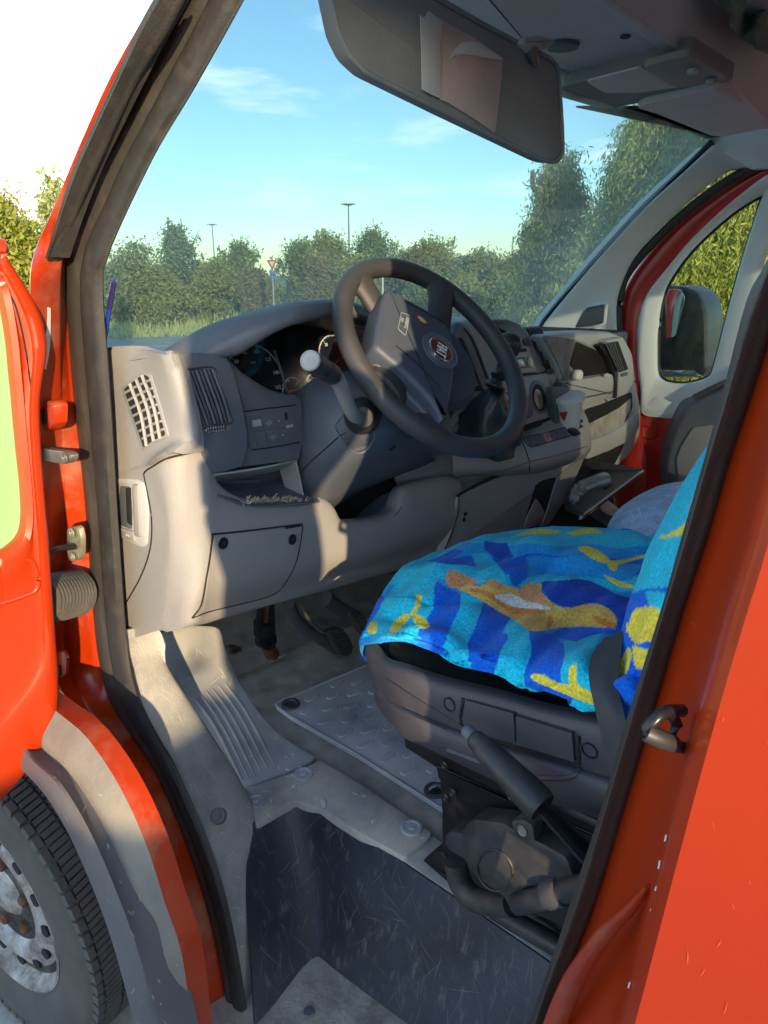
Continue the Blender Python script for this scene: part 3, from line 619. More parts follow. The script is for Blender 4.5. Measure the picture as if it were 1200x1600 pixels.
# ================================================================== FLOOR, STEP WELL, RAMP, PEDALS
FZ = .62
prism('floor_pan', [Vector(p) for p in ((1.75, -.53, FZ-.012), (1.75, -2.45, FZ-.012), (-.4, -2.45, FZ-.012), (-.4, -.715, FZ-.012), (.81, -.705, FZ-.012), (.90, -.67, FZ-.012), (.95, -.53, FZ-.012))], -Z*.02, 'carpet', VAN, bev=.002)
# curtain of the firewall, bending up from the floor
grid('firewall', [[Vector((a, y, z)) for y in (-.50, -1.0, -1.6, -2.44)] for a, z in ((1.30, FZ-.006), (1.42, .64), (1.52, .74), (1.56, 1.0), (1.57, 1.3))], 'carpet', VAN, .01, ku=2, kv=4, flip=True)
# step well walls
T_ = P(500, 1262, z=FZ); T2 = P(860, 1500, z=FZ); wy = -.695
top = [P(a, b, z=FZ-.002) for a, b in [(378, 1300), (396, 1283), (425, 1262), (460, 1254), (497, 1264), (540, 1288), (640, 1352), (760, 1432), (860, 1500), (1000, 1600)]]
bot = []
for p, (a, b) in zip(top, [(396, 1600), (419, 1575), (440, 1548), (470, 1510), (497, 1492), (528, 1514), (600, 1568), (700, 1640), (800, 1720), (940, 1800)]):
    bot.append(P(a, b, z=.375))
grid('step_wall', [[a.lerp(b, t)+Vector((-.006, .004, 0))*sin(pi*t) for a, b in zip(top, bot)] for t in (0, .25, .5, .75, 1)], 'well', VAN, .006, ku=5, kv=3, ang=70)
quadp = [Vector(p) for p in ((.95, -.40, .377), (.95, -.76, .377), (.1, -.76, .377), (.1, -.40, .377))]
prism('step_floor', quadp, -Z*.02, 'well_dirt', VAN, bev=.001)
lathe('rivet', [(.010, 0), (.009, .003), (.0001, .004)], P(483, 1581, z=.378), Z, 'plastic_mid', VAN, n=12)
# scuffs on the step wall
def scuff(pts, y, w=.0022, m='white_paper'):
    q = [P(a, b, y=y) for a, b in pts]; return tube('scuff', q, [w*.3, w, w, w*.2], m, VAN, n=5, k=3, flat=.25, upv=(0, 0, 1))
# sill trim between the seal and the cab floor
tA = [(188, 985), (192, 1010), (205, 1060), (222, 1110), (248, 1160), (275, 1208), (325, 1325), (352, 1412), (373, 1517), (392, 1640)]
tB = [(250, 985), (250, 1008), (257, 1040), (292, 1096), (333, 1158), (372, 1222), (394, 1275), (398, 1400), (417, 1517), (428, 1640)]
ta = [P(a, b, y=-.458) for a, b in tA]
tb = [P(a, b, y=y) for (a, b), y in zip(tB, (-.53, -.53, -.535, -.555, -.575, -.59, -.575, -.535, -.525, -.52))]
tm = [a.lerp(b, .18)+Y*.008+Z*.004 for a, b in zip(ta, tb)]; tm2 = [a.lerp(b, .82)+Z*.012+Y*.006 for a, b in zip(ta, tb)]
grid('sill_trim', [[p-Z*.03 for p in ta], ta, tm, tm2, tb, [p-Z*.03-Y*.008 for p in tb]], 'sill', VAN, .004, ku=4, kv=4, ang=60, flip=True)
tube('sill_lip', [p+Y*.006+X*.003 for p in ta], .0035, 'sill', VAN, n=6, k=3)
for a, b in ((242, 1100), (341, 1275)):
    i = 3 if b < 1200 else 6
    c = P(a, b, y=-.500 if b < 1200 else -.482)
    lathe('rivet', [(.0135, -.004), (.0125, .004), (.009, .0055), (.006, .0035), (.0001, .0035)], c, Vector((-.3, .55, .75)), 'plastic_mid', VAN, n=16)
# ramp over the wheelhouse with its ribs
def RP(px, py):   # the sloping plane of the foot ramp
    return PL(px, py, plane((.945, -.66, FZ+.006), (-.50, .05, .866)))
ro = [(250, 985), (300, 975), (345, 978), (352, 1012), (372, 1060), (400, 1105), (432, 1142), (470, 1168), (497, 1182), (480, 1195), (440, 1212), (395, 1228), (372, 1222), (333, 1158), (292, 1096), (257, 1040)]
rp_ = prism('foot_ramp', [RP(a, b) for a, b in rnd(ro, 14)], Vector((.3, 0, -.9))*.02, 'floor_mat', VAN, bev=.006)
ribs = [((313, 1085), (388, 1216)), ((322, 1080), (399, 1213)), ((331, 1076), (409, 1208)), ((341, 1071), (419, 1203)), ((351, 1068), (429, 1196)), ((305, 1092), (378, 1218))]
for (a, b), (c, d) in ribs:
    e = (a*.62+c*.38+3, b*.62+d*.38+(-4)); nrm = Vector((-.5, .05, .866)).normalized()
    tube('rib', [RP(a, b)+nrm*.001, RP(*e)+nrm*.002, RP(c, d)+nrm*.001], [.0015, .0042, .0042, .0042, .0015], 'floor_mat', rp_, n=6, k=4, flat=.8)
# second mat piece in front of the well, bolted down
mo = [(378, 1232), (440, 1212), (482, 1196), (500, 1186), (560, 1222), (676, 1300), (668, 1312), (634, 1340), (560, 1300), (500, 1262), (460, 1250), (400, 1284), (392, 1262)]
m2 = prism('floor_cover', [P(a, b, z=FZ+.010) for a, b in rnd(mo, 6)], -Z*.018, 'floor_dust', VAN, bev=.004)
quadz = [(676, 1304), (629, 1343), (760, 1432), (860, 1500), (1000, 1600), (1040, 1560), (905, 1480)]
prism('floor_edge', [P(a, b, z=FZ+.001) for a, b in quadz], -Z*.02, 'floor_dust', VAN, bev=.004)
for a, b, r in ((474, 1210, .0155), (400, 1252, .0145), (643, 1294, .0155)):
    lathe('rivet', [(r*1.25, 0), (r*1.2, .003), (r*.95, .0035), (r*.85, .001), (r*.4, .001), (r*.3, .003), (.0001, .003)], P(a, b, z=FZ+.0105), Z, 'floor_mat', m2, n=18)
prism('paint_flake', [P(a, b, z=FZ+.0125) for a, b in ((501, 1250), (505, 1247), (510, 1252), (509, 1261), (505, 1264), (501, 1256))], -Z*.001, 'white', VAN, bev=.0002)
# rubber mat on the floor (loose): a thing of its own
MATT = empty('floor_mat', P(560, 1140, z=FZ), 'dusty rubber floor mat with raised lozenges in the driver footwell', 'floor mat')
mo = [(428, 1100), (470, 1082), (560, 1045), (640, 1012), (760, 1120), (740, 1290), (692, 1264), (560, 1180), (452, 1118)]
prism('sheet', [P(a, b, z=FZ+.006) for a, b in rnd(mo, 8)], -Z*.010, 'floor_mat', MATT, bev=.003)
tube('rim_bead', [P(a, b, z=FZ+.0065) for a, b in rnd(mo, 8)], .003, 'floor_mat', MATT, n=6, closed=True)
o1 = P(428, 1100, z=FZ+.006); e1 = (P(692, 1262, z=FZ+.006)-o1).normalized(); e2 = Vector((e1.y, -e1.x, 0)); e2 = e2 if e2.y < 0 else -e2
me_l = None
cnt = 0
for i in range(16):
    for j in range(11):
        if (i+j) % 2 == 0: continue
        c = o1+e1*(.045+i*.030)+e2*(.035+j*.040); qx, qy = proj(c)
        if qx > 700 or qy < 1045-.0*qx or qy < 1110-.45*(qx-428): continue
        Lg = e2 if (i % 4 < 2) else (e2+e1*.35).normalized()
        pr = []
        w = Lg.cross(Z)
        for t in range(10):
            a = 2*pi*t/10; pr.append(c+Lg*(cos(a)*.008+(.012 if cos(a) > 0 else -.012))+w*sin(a)*.0085+Z*.0028)
        prism('lozenge', pr, -Z*.0028, 'floor_mat', MATT, bev=.0015, segs=1)
for a, b in ((454, 1101), (680, 1236)):
    lathe('eyelet', [(.022, 0), (.021, .004), (.015, .005), (.012, .001), (.0001, .0005)], P(a, b, z=FZ+.0065), Z, 'plastic_dark', MATT, n=20)
lathe('eyelet_hole', [(.011, 0), (.0105, .0012), (.0001, .0014)], P(681, 1237, z=FZ+.0075), Z, 'void', MATT, n=14)
# footrest pad, steering shaft, pedals
def pad(px0, outline, x, parent, nr, m='rubber', kz=.35, name='pad_rib', lean=0):
    pl = XP(x, 0, kz, z0=.7); pd = prism('pedal_pad', OUT(rnd(outline, 6), pl), X*.015, m, parent, bev=.004)
    a, b, c, d = px0
    for i in range(nr):
        t = (i+.5)/nr; p = (a[0]+(d[0]-a[0])*t, a[1]+(d[1]-a[1])*t); q = (b[0]+(c[0]-b[0])*t, b[1]+(c[1]-b[1])*t)
        n_ = pl[1] if pl[1].x < 0 else -pl[1]
        tube(name, [PL(*p, pl)+n_*.001, PL(*q, pl)+n_*.001], .0032, m, pd, n=6)
    return pd
pad(((359, 1014), (374, 1010), (388, 1042), (384, 1052)), [(357, 1012), (372, 1009), (382, 1022), (389, 1045), (383, 1053), (372, 1040), (360, 1022)], 1.40, VAN, 9)
shaft = tube('steering_shaft', [P(416, 940, x=1.22), P(415, 978, x=1.25), P(416, 1002, x=1.28), P(430, 1033, x=1.33)], [.011, .012, .016, .018], 'rust', VAN, n=12, k=3)
tube('fork', [P(408, 945, x=1.215), P(405, 975, x=1.235), P(407, 1002, x=1.25)], .009, 'metal_black', shaft, n=8, k=2)
tube('fork', [P(423, 943, x=1.215), P(424, 975, x=1.235), P(427, 1000, x=1.25)], .009, 'metal_black', shaft, n=8, k=2)
lathe('joint', [(.020, -.02), (.022, 0), (.022, .012), (.012, .014), (.011, .006), (.0001, .006)], P(416, 1001, x=1.24), (-1, .1, .3), 'metal_black', shaft, n=16)
lathe('collar', [(.026, 0), (.026, .03), (.020, .034)], P(413, 988, x=1.25), Vector((-.1, .0, 1)), 'metal_black', shaft, n=16)
lathe('shaft_gaiter', [(.105, 0), (.100, .012), (.085, .016), (.080, .028), (.060, .032), (.055, .048), (.035, .054), (.028, .07)], P(440, 1046, x=1.375), Vector((-.55, 0, .83)), 'rubber', VAN, n=28)
# brake pedal
arm = [P(452, 945, x=1.18), P(462, 965, x=1.19), P(480, 985, x=1.20), P(512, 1003, x=1.21), P(527, 1012, x=1.22)]
pb = tube('brake_pedal', arm, [.012, .010, .010, .011, .012], 'flare', VAN, n=8, k=3, flat=1.6)
tube('arm_edge', [P(468, 943, x=1.17), P(478, 962, x=1.18), P(500, 985, x=1.19), P(515, 990, x=1.2)], .005, 'steel', pb, n=6, k=3)
pad(((513, 985), (534, 982), (552, 1012), (531, 1020)), [(510, 986), (534, 981), (545, 992), (553, 1010), (550, 1022), (542, 1028), (530, 1022), (518, 1002)], 1.19, pb, 9)
pa = tube('accelerator', [P(510, 935, x=1.2), P(530, 950, x=1.22), P(548, 960, x=1.22)], [.014, .013, .012], 'flare', VAN, n=8, k=3, flat=1.5)
pad(((546, 958), (560, 954), (580, 982), (568, 992)), [(544, 958), (562, 953), (574, 968), (584, 990), (572, 998), (560, 984)], 1.20, pa, 6)
# ================================================================== DASHBOARD
DASH = prism('dashboard', [Vector(p) for p in ((1.12, -.52, 1.37), (1.12, -2.36, 1.37), (1.5, -2.36, 1.345), (1.5, -.46, 1.345), (1.2, -.46, 1.37))], -Z*.05, 'plastic_dark', VAN, bev=.01)
D = lambda name, o, dep, m, bev=.004, **kw: prism(name, o, dep, m, DASH, bev=bev, **kw)
# dark mass behind the front panels
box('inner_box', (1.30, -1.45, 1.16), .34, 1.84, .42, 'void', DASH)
PU = XP(.90, .16, .12)           # upper front
# --- upper left end: one shell round the corner
def row(pts): return [P(a, b, **k) for a, b, k in pts]
yS = dict(y=-.488)
g = [
 row([(140, 562, yS), (172, 548, yS), (225, 546, dict(y=-.495)), (262, 553, dict(x=.868)), (280, 556, dict(x=.874))]),
 row([(142, 600, yS), (176, 592, yS), (226, 580, dict(y=-.492)), (272, 586, dict(x=.862)), (290, 590, dict(x=.866))]),
 row([(146, 650, yS), (182, 645, yS), (236, 630, dict(y=-.490)), (284, 634, dict(x=.858)), (303, 636, dict(x=.862))]),
 row([(152, 700, yS), (188, 700, yS), (244, 690, dict(y=-.489)), (294, 682, dict(x=.856)), (312, 680, dict(x=.860))]),
 row([(156, 740, yS), (192, 740, yS), (228, 733, dict(y=-.488)), (262, 712, dict(x=.86)), (314, 703, dict(x=.862))]),
]
g = [[p+Vector((.25, 0, -.004)) for p in g[0]], g[0]]+g[1:]
end_ = grid('end_shell', g[1:], 'plastic', DASH, .006, ku=5, kv=5, flip=False, ang=60)
tp0 = g[1]; grid('end_top', [[p+Vector((.30, -.01, -.050)) for p in tp0], [p+Vector((.10, 0, -.016)) for p in tp0], [p+Vector((.02, -.002, -.003)) for p in tp0], tp0], 'plastic', DASH, .005, ku=5, kv=4)
# lower shell
side = [[(130, 745), (190, 742), (226, 735)], [(138, 800), (196, 800), (246, 770)], [(145, 860), (196, 860), (256, 830)], [(150, 930), (200, 925), (254, 900)], [(158, 990), (200, 975), (250, 955)], [(160, 1003), (200, 999), (246, 985)]]
fr = [[(262, 716), (312, 705), (328, 735), (338, 760), (372, 783), (420, 788), (470, 786), (498, 782), (516, 792), (530, 815), (560, 817), (598, 810), (618, 797), (630, 768), (655, 757), (700, 748), (716, 752)],
      [(271, 770), (312, 770), (332, 790), (345, 808), (380, 815), (424, 814), (470, 810), (500, 806), (520, 814), (536, 830), (568, 832), (602, 826), (626, 815), (650, 800), (670, 790), (700, 782), (719, 790)],
      [(276, 830), (314, 834), (336, 845), (352, 856), (384, 862), (426, 858), (470, 852), (504, 845), (526, 846), (546, 850), (574, 850), (606, 845), (632, 836), (655, 826), (676, 816), (702, 810), (717, 812)],
      [(274, 895), (310, 905), (332, 908), (350, 908), (382, 906), (422, 898), (466, 888), (502, 878), (524, 874), (546, 870), (574, 866), (606, 858), (634, 850), (656, 842), (678, 835), (700, 828), (708, 828)],
      [(268, 955), (300, 950), (322, 948), (344, 944), (376, 936), (416, 926), (462, 913), (500, 902), (524, 895), (546, 889), (574, 882), (606, 873), (634, 864), (656, 858), (676, 853), (694, 848), (700, 846)],
      [(264, 984), (292, 974), (315, 970), (340, 962), (372, 954), (412, 943), (460, 930), (500, 920), (524, 914), (546, 908), (574, 900), (606, 892), (634, 882), (656, 876), (672, 872), (690, 868), (696, 864)]]
bul = [.012, -.002, -.006, .0, .03, .055]
rows = []
for i, (s_, f_) in enumerate(zip(side, fr)):
    r = [P(a, b, y=-.486) for a, b in s_]
    for j, (a, b) in enumerate(f_):
        xx = max(.872+(a-270)/420*.11+bul[i]*min(1, j/2.5), P(a, b, y=-.489-.010*j).x if j < 3 else 0)
        r.append(P(a, b, x=xx))
    rows.append(r)
lip = [p+Vector((.03, -.002, -.004)) for p in rows[0]]; und = [p+Vector((.10, 0, .012)) for p in rows[-1]]
grid('lower_panel', [lip]+rows+[und], 'plastic', DASH, .005, ku=4, kv=5, flip=False, ang=55)
from mathutils.bvhtree import BVHTree
def bvh(*objs):
    V = []; Fc = []
    for o in objs:
        b = len(V); V += [v.co.copy() for v in o.data.vertices]; Fc += [tuple(b+q for q in p.vertices) for p in o.data.polygons]
    return BVHTree.FromPolygons(V, Fc)
def hit(T, px, py, off=.001):
    d = ray(px, py).normalized(); h = T.ray_cast(CAM, d)
    if h[0] is not None: return h[0]-d*off
    for R_ in range(2, 40, 2):          # just past the edge: carry on at the nearest surface's depth
        for k in range(12):
            e = ray(px+R_*cos(k*pi/6), py+R_*sin(k*pi/6)).normalized(); h = T.ray_cast(CAM, e)
            if h[0] is not None: return CAM+d*(h[3]-off)
    return None
def hn_(T, px, py):
    for k in range(40):
        d = ray(px+k*cos(k), py+k*sin(k)).normalized(); h = T.ray_cast(CAM, d); n = h[1]
        if n is not None: break
    return n if n.dot(d) < 0 else -n
def seam(T, pts, parent, r=.0013, m='void', k=5, closed=False, name='seam', off=.0004):
    q = [hit(T, a, b, off) for a, b in cat(pts, k, closed)]; q = [p for p in q if p is not None]
    return tube(name, q, r, m, parent, n=5, closed=closed) if len(q) > 2 else None
def patch(T, name, c, parent, m, off=.002, nu=8, nv=8, thick=.002, edge=.0):
    """a cover that follows the surface it lies on; c = four corners (or two curves) in the photograph's plane"""
    if len(c) == 4: A_ = [c[0], c[1]]; B_ = [c[3], c[2]]
    else: A_, B_ = c
    A_ = np.array(cat(A_, 4) if len(A_) > 2 else A_, float); B_ = np.array(cat(B_, 4) if len(B_) > 2 else B_, float)
    def res(Q, n):
        t = np.linspace(0, len(Q)-1, n); return np.stack([np.interp(t, range(len(Q)), Q[:, 0]), np.interp(t, range(len(Q)), Q[:, 1])], 1)
    A_ = res(A_, nu); B_ = res(B_, nu); rows = []
    for j in range(nv):
        t = j/(nv-1); r = []
        for a, b in zip(A_, B_):
            p = a*(1-t)+b*t; h = hit(T, p[0], p[1], off); r.append(h if h is not None else None)
        rows.append(r)
    ok = [p for r in rows for p in r if p is not None]
    for r in rows:
        for i_ in range(len(r)):
            if r[i_] is None: r[i_] = r[i_-1] if i_ and r[i_-1] is not None else ok[0]
    return grid(name, rows, m, parent, -thick, ku=1, kv=1)
TLOW = bvh(bpy.data.objects['lower_panel']); TEND = bvh(bpy.data.objects['end_shell'])
# fuse cover: four edges and two screws
fc = patch(TLOW, 'fuse_cover', ([(336, 838), (380, 834), (430, 828), (470, 822)], [(318, 955), (352, 946), (400, 934), (440, 920)]), DASH, 'plastic', off=.0025, nu=14, nv=12)
seam(TLOW, [(330, 835), (380, 830), (430, 824), (472, 819)], DASH, .0016); seam(TLOW, [(332, 836), (328, 870), (322, 905), (314, 945), (300, 966)], DASH, .0018)
seam(TLOW, [(473, 820), (470, 845), (462, 880), (445, 912), (425, 930), (380, 943), (330, 955), (300, 966)], DASH, .0012)
prism('fuse_slot', [hit(TLOW, a, b, .003) for a, b in ((446, 824), (471, 820), (471, 823), (446, 827))], X*.004, 'void', DASH, bev=.0004)
for a, b in ((349, 849), (457, 843)):
    c = hit(TLOW, a, b, .0035); n_ = hn_(TLOW, a, b)
    lathe('screw', [(.0098, -.002), (.0095, .0008), (.0072, .0012), (.0068, -.0005), (.0045, -.0005), (.0042, .0018), (.0018, .002), (.0001, .001)], c, n_, 'black', DASH, n=18)
# side cover seam and pull handle
seam(TLOW, [(300, 707), (262, 716), (240, 728), (226, 738), (227, 752), (236, 800), (237, 840), (231, 872), (218, 905), (196, 944)], DASH, .0015)
seam(TLOW, [(312, 705), (300, 707), (262, 716)], DASH, .0016)
hp = patch(TLOW, 'side_cover', ([(186, 752), (205, 750), (222, 752)], [(188, 935), (200, 925), (212, 905)]), DASH, 'plastic', off=.0008, nu=6, nv=10) if 0 else None
SP_ = YP(-.478)
hdl = prism('pull_handle', OUT(rnd([(178, 746), (212, 748), (224, 754), (231, 800), (229, 852), (222, 858), (188, 842), (182, 800)], 9), SP_), -Y*.012, 'plastic_light', DASH, bev=.005)
prism('handle_recess', OUT(rnd([(187, 759), (204, 760), (207, 800), (206, 828), (186, 820)], 4), YP(-.4775)), -Y*.003, 'plastic_mid', hdl, bev=.0008)
prism('handle_slot', OUT(rnd([(196, 762), (204, 762), (206, 822), (198, 816)], 2), YP(-.477)), -Y*.003, 'void', hdl, bev=.0005)
prism('handle_bar', OUT(rnd([(205, 757), (214, 758), (218, 840), (209, 838)], 3), YP(-.474)), -Y*.006, 'plastic', hdl, bev=.002)
prism('handle_foot', OUT(rnd([(186, 824), (208, 830), (209, 848), (188, 840)], 3), YP(-.475)), -Y*.004, 'plastic', hdl, bev=.002)
text('o-o', P(199, 836, y=-.4735), -X, Z, .008, 'lettering', hdl)
# side vent grille: recessed dark hole, frame and crossing slats
vo = [(191, 606), (203, 596), (222, 583), (233, 585), (246, 630), (260, 682), (240, 691), (224, 704), (206, 652)]
def SV(a, b, o=0.): return hit(TEND, a, b, .003+o)
vent = prism('side_vent', [SV(a, b) for a, b in rnd([(188, 606), (202, 594), (223, 580), (235, 583), (249, 630), (263, 683), (241, 693), (222, 708), (204, 654)], 4)], -Y*.004, 'plastic', DASH, bev=.002)
prism('vent_hole', [SV(a, b, .001) for a, b in rnd([(193, 608), (204, 599), (223, 585), (232, 588), (244, 630), (258, 680), (239, 688), (224, 700), (208, 652)], 4)], -Y*.003, 'void', vent, bev=.0005)
for (a, b), (c, d) in (((203, 600), (229, 697)), ((213, 593), (240, 689)), ((222, 587), (250, 685))):
    m_ = ((a+c)/2+4, (b+d)/2-2); tube('grille_bar', [SV(a, b, .003), SV(*m_, .003), SV(c, d, .003)], .0028, 'plastic', vent, n=6, k=4)
for i in range(7):
    t = (i+.6)/7.4; l = (192+34*t, 607+88*t); r_ = (233+25*t, 586+95*t)
    tube('grille_slat', [SV(*l, .002), SV((l[0]+r_[0])/2, (l[1]+r_[1])/2-1, .002), SV(*r_, .002)], .0019, 'plastic', vent, n=5, k=2)
# --- vent module (front, left)
def bowed(name, cols, m, bul_, parent=DASH, thick=.006, x0=.875, **kw):
    """cols: list of columns (each list of px) bowed towards the driver"""
    rows_ = []
    nr = len(cols[0])
    for i in range(nr):
        v = i/(nr-1); rows_.append([PL(c[i][0], c[i][1], XP(x0-bul_*sin(pi*v)*.6, .16, .12)) for c in cols])
    return grid(name, rows_, m, parent, thick, ku=3, kv=4, **kw)
vm = bowed('vent_module', [[(266, 556), (283, 587), (300, 637), (312, 700), (326, 738)], [(300, 555), (318, 582), (334, 635), (342, 698), (350, 733)], [(346, 556), (360, 584), (374, 636), (382, 690), (374, 726)]], 'plastic_mid', .03, x0=.885)
TV = bvh(vm)
fv = patch(TV, 'front_vent', ([(279, 579), (300, 577), (333, 577)], [(312, 666), (335, 663), (361, 659)]), DASH, 'void', off=.0015, nu=8, nv=10, thick=.001)
for i in range(9):
    t = (i+.2)/8.4; q = [(279+54*t, 579-2*t), (294+55*t, 620-2*t), (304+52*t, 645-3*t), (312+48*t, 665-6*t)]
    tube('vent_slat', [hit(TV, a, b, .004) for a, b in cat(q, 3)], .0021, 'plastic_dark' if i % 2 else 'plastic_mid', fv, n=6)
seam(TV, [(277, 578), (300, 576), (334, 575), (346, 605), (356, 635), (363, 660), (340, 664), (311, 668), (300, 640), (288, 605)], fv, .0016, 'plastic_dark', closed=True, name='vent_frame')
seam(TV, [(322, 672), (338, 670), (351, 668)], DASH, .0042, 'plastic_dark', name='thumb_wheel', off=.001)
for i in range(7):
    t = i/6; tube('thumb_rib', [hit(TV, 325+24*t, 668-3*t, .005), hit(TV, 326+24*t, 676-3*t, .005)], .0007, 'plastic_light', DASH, n=4)
lathe('vent_mark', [(.0022, 0), (.002, .0006), (.0001, .0007)], hit(TV, 323, 672, .002), hn_(TV, 323, 672), 'white', DASH, n=10); 
tube('vent_mark', [hit(TV, 357+2.6*cos(t), 669+2.6*sin(t), .001) for t in [i*pi/5 for i in range(10)]], .0004, 'lettering_dim', DASH, n=4, closed=True)
# --- instrument panel bezel with switches
bz = bowed('switch_bezel', [[(346, 556), (362, 590), (378, 640), (384, 690), (375, 727)], [(372, 585), (394, 604), (400, 640), (404, 690), (400, 724)], [(398, 604), (430, 622), (432, 650), (436, 690), (432, 720)], [(430, 622), (463, 624), (468, 650), (470, 680), (462, 717)]], 'plastic_mid', .022, x0=.905)
TB = bvh(bz)
seam(TB, [(380, 645), (382, 643), (420, 638), (462, 633)], DASH, .0012); seam(TB, [(379, 648), (388, 690), (393, 703)], DASH, .0010, 'plastic_dark'); seam(TB, [(394, 703), (430, 698), (468, 691)], DASH, .0012)
def btn(T, q, m='plastic_mid', parent=DASH, off=.003, name='switch', nu=5, nv=5): return patch(T, name, q, parent, m, off=off, nu=nu, nv=nv, thick=.004)
s1 = btn(TB, [(392, 654), (408, 652), (412, 671), (395, 673)]); btn(TB, [(410, 652), (427, 650), (431, 668), (413, 670)]); btn(TB, [(429, 650), (443, 648), (446, 666), (433, 668)])
btn(TB, [(445, 660), (459, 658), (462, 673), (447, 675)]); btn(TB, [(398, 676), (414, 674), (418, 693), (402, 695)]); btn(TB, [(416, 674), (433, 672), (436, 690), (420, 692)]); btn(TB, [(435, 671), (446, 670), (449, 688), (438, 690)])
btn(TB, [(395, 657), (407, 655), (409, 665), (397, 667)], 'lcd', s1, off=.0065, name='panel')
BR = -Y; 
def tat(T, s, px, py, size, m='lettering', parent=DASH, off=.001, rot=0, sx=1.):
    c = hit(T, px, py, off); n_ = hn_(T, px, py); r_ = (BR-n_*BR.dot(n_)).normalized(); u_ = n_.cross(r_)
    r2 = r_*cos(rot)+u_*sin(rot); u2 = u_*cos(rot)-r_*sin(rot)
    return text(s, c, r2, u2, size, m, parent, sx=sx)
tat(TB, '\u2022(D', 420, 661, .009, 'lettering_dim', off=.0085); tat(TB, '\u2022', 436, 658, .010, off=.0085); tat(TB, '\u2022(O', 427, 683, .009, 'lettering_dim', off=.0085); tat(TB, '\u2022', 442, 680, .010, off=.0085)
tat(TB, 'MODE', 453, 666, .0058, off=.0085)
prism('smudge', [hit(TB, a, b, .0005) for a, b in ((444, 645), (449, 644), (450, 655), (446, 656))], X*.0004, 'black', DASH, bev=0)
# --- storage recess below the switches, with dried grass in it
pr_ = XP(1.0, .16, 0)
tray = D('storage_tray', OUT([(322, 738), (470, 712), (490, 800), (345, 806)], pr_), X*.01, 'plastic_mid', bev=.001)
prism('tray_step', OUT(rnd([(345, 752), (408, 748), (424, 800), (350, 800)], 3), XP(.99, .16, 0)), X*.02, 'plastic_mid', tray, bev=.004)
loft('tray_side', [P(463, 716, x=.955), P(477, 782, x=.955), P(480, 800, x=.955)], [P(436, 722, x=1.01), P(452, 780, x=1.0), P(455, 800, x=1.0)], 'plastic_light', tray, .003)
loft('tray_roof', [P(328, 741, x=.89), P(400, 731, x=.92), P(464, 718, x=.955)], [P(330, 752, x=1.0), P(400, 740, x=1.0), P(440, 732, x=1.0)], 'plastic_light', tray, .003)
loft('tray_floor', [P(340, 772, x=.885), P(400, 790, x=.90), P(500, 783, x=.925)], [P(345, 752, x=1.04), P(400, 752, x=1.04), P(470, 750, x=1.04)], 'plastic_mid', tray, .003)
V = []; Fc = []
for i in range(260):
    a = random.uniform(376, 490); b = 786-4*sin((a-376)/114*pi)+random.uniform(-5, 2)
    c = P(a, b, x=.89+(a-376)*.0003+random.uniform(0, .03)); d = Vector((random.gauss(0, .4), random.gauss(0, 1), random.gauss(0, .45))).normalized()*random.uniform(.004, .011); w = Vector((.0006, 0, .0006))
    k = len(V); mid = c+d*.5+Vector((0, 0, random.uniform(-.003, .003))); V += [c-w, c+w, mid+w, mid-w, c+d+w*.5, c+d-w*.5]; Fc += [(k, k+1, k+2, k+3), (k+3, k+2, k+4, k+5)]
db = mk('dry_grass', V, Fc, 'straw', None, smooth=False); tag(db, 'wisps of dry grass along the edge of the dashboard storage tray', None, kind='stuff')
# --- instrument hood
ho = [(300, 560), (312, 548), (350, 519), (380, 502), (412, 492), (445, 482), (475, 475), (521, 471), (552, 476), (575, 486), (590, 500)]
hi = [(318, 560), (340, 557), (370, 551), (392, 538), (412, 525), (436, 512), (457, 504), (515, 491), (548, 493), (572, 499), (584, 510)]
hm = [((a+c)/2, (b+d)/2) for (a, b), (c, d) in zip(ho, hi)]
xs = [.93, .92, .90, .885, .875, .87, .87, .89, .92, .95, .97]
A1 = [P(a, b, x=x+.02) for (a, b), x in zip(ho, xs)]; M1 = [P(a, b, x=x-.004) for (a, b), x in zip(hm, xs)]; B1 = [P(a, b, x=x) for (a, b), x in zip(hi, xs)]
hood = grid('instrument_hood', [[p+Vector((.20, -.01, -.045)) for p in A1], [p+Vector((.08, 0, -.010)) for p in A1], A1, M1, B1, [p+Vector((.05, -.0, .004)) for p in B1], [p+Vector((.17, -.02, -.02)) for p in B1]], 'plastic_mid', DASH, .004, ku=4, kv=4, ang=70)
# gauges
GP = XP(1.03, .10, .35, z0=1.35)
gz = D('gauge_panel', OUT(rnd([(340, 560), (372, 552), (415, 520), (460, 500), (530, 486), (590, 495), (600, 560), (560, 640), (470, 636), (400, 620), (366, 590)], 10), GP), X*.01, 'gauge', bev=.003)
def gpt(a, b, o=.001):
    n_ = GP[1]; n_ = n_ if n_.x < 0 else -n_; return PL(a, b, GP)+n_*o
gn = GP[1] if GP[1].x < 0 else -GP[1]; gr_ = (-Y-gn*(-Y).dot(gn)).normalized(); gu = gn.cross(gr_)
def dial(cx, cy, r, a0_, a1_, labels, rl, size, minor=4, ring=True, m='lettering', redz=None):
    c = gpt(cx, cy, .001); out = []
    def pt(an, rr): return c+gr_*sin(an)*rr+gu*cos(an)*rr
    if ring: tube('dial_ring', [pt(a0_+(a1_-a0_)*i/30, r) for i in range(31)], .0011, m, gz, n=5)
    N_ = len(labels)
    for i in range((N_-1)*minor+1):
        an = a0_+(a1_-a0_)*i/((N_-1)*minor); L_ = .006 if i % minor == 0 else .003
        tube('tick', [pt(an, r), pt(an, r-L_)], .0006, m, gz, n=4)
    for i, s in enumerate(labels):
        if s: an = a0_+(a1_-a0_)*i/(N_-1); text(s, pt(an, rl), gr_, gu, size, m, gz)
    if redz: tube('red_zone', [pt(redz[0]+(redz[1]-redz[0])*i/8, r-.001) for i in range(9)], .0012, 'needle', gz, n=4)
    return c, pt
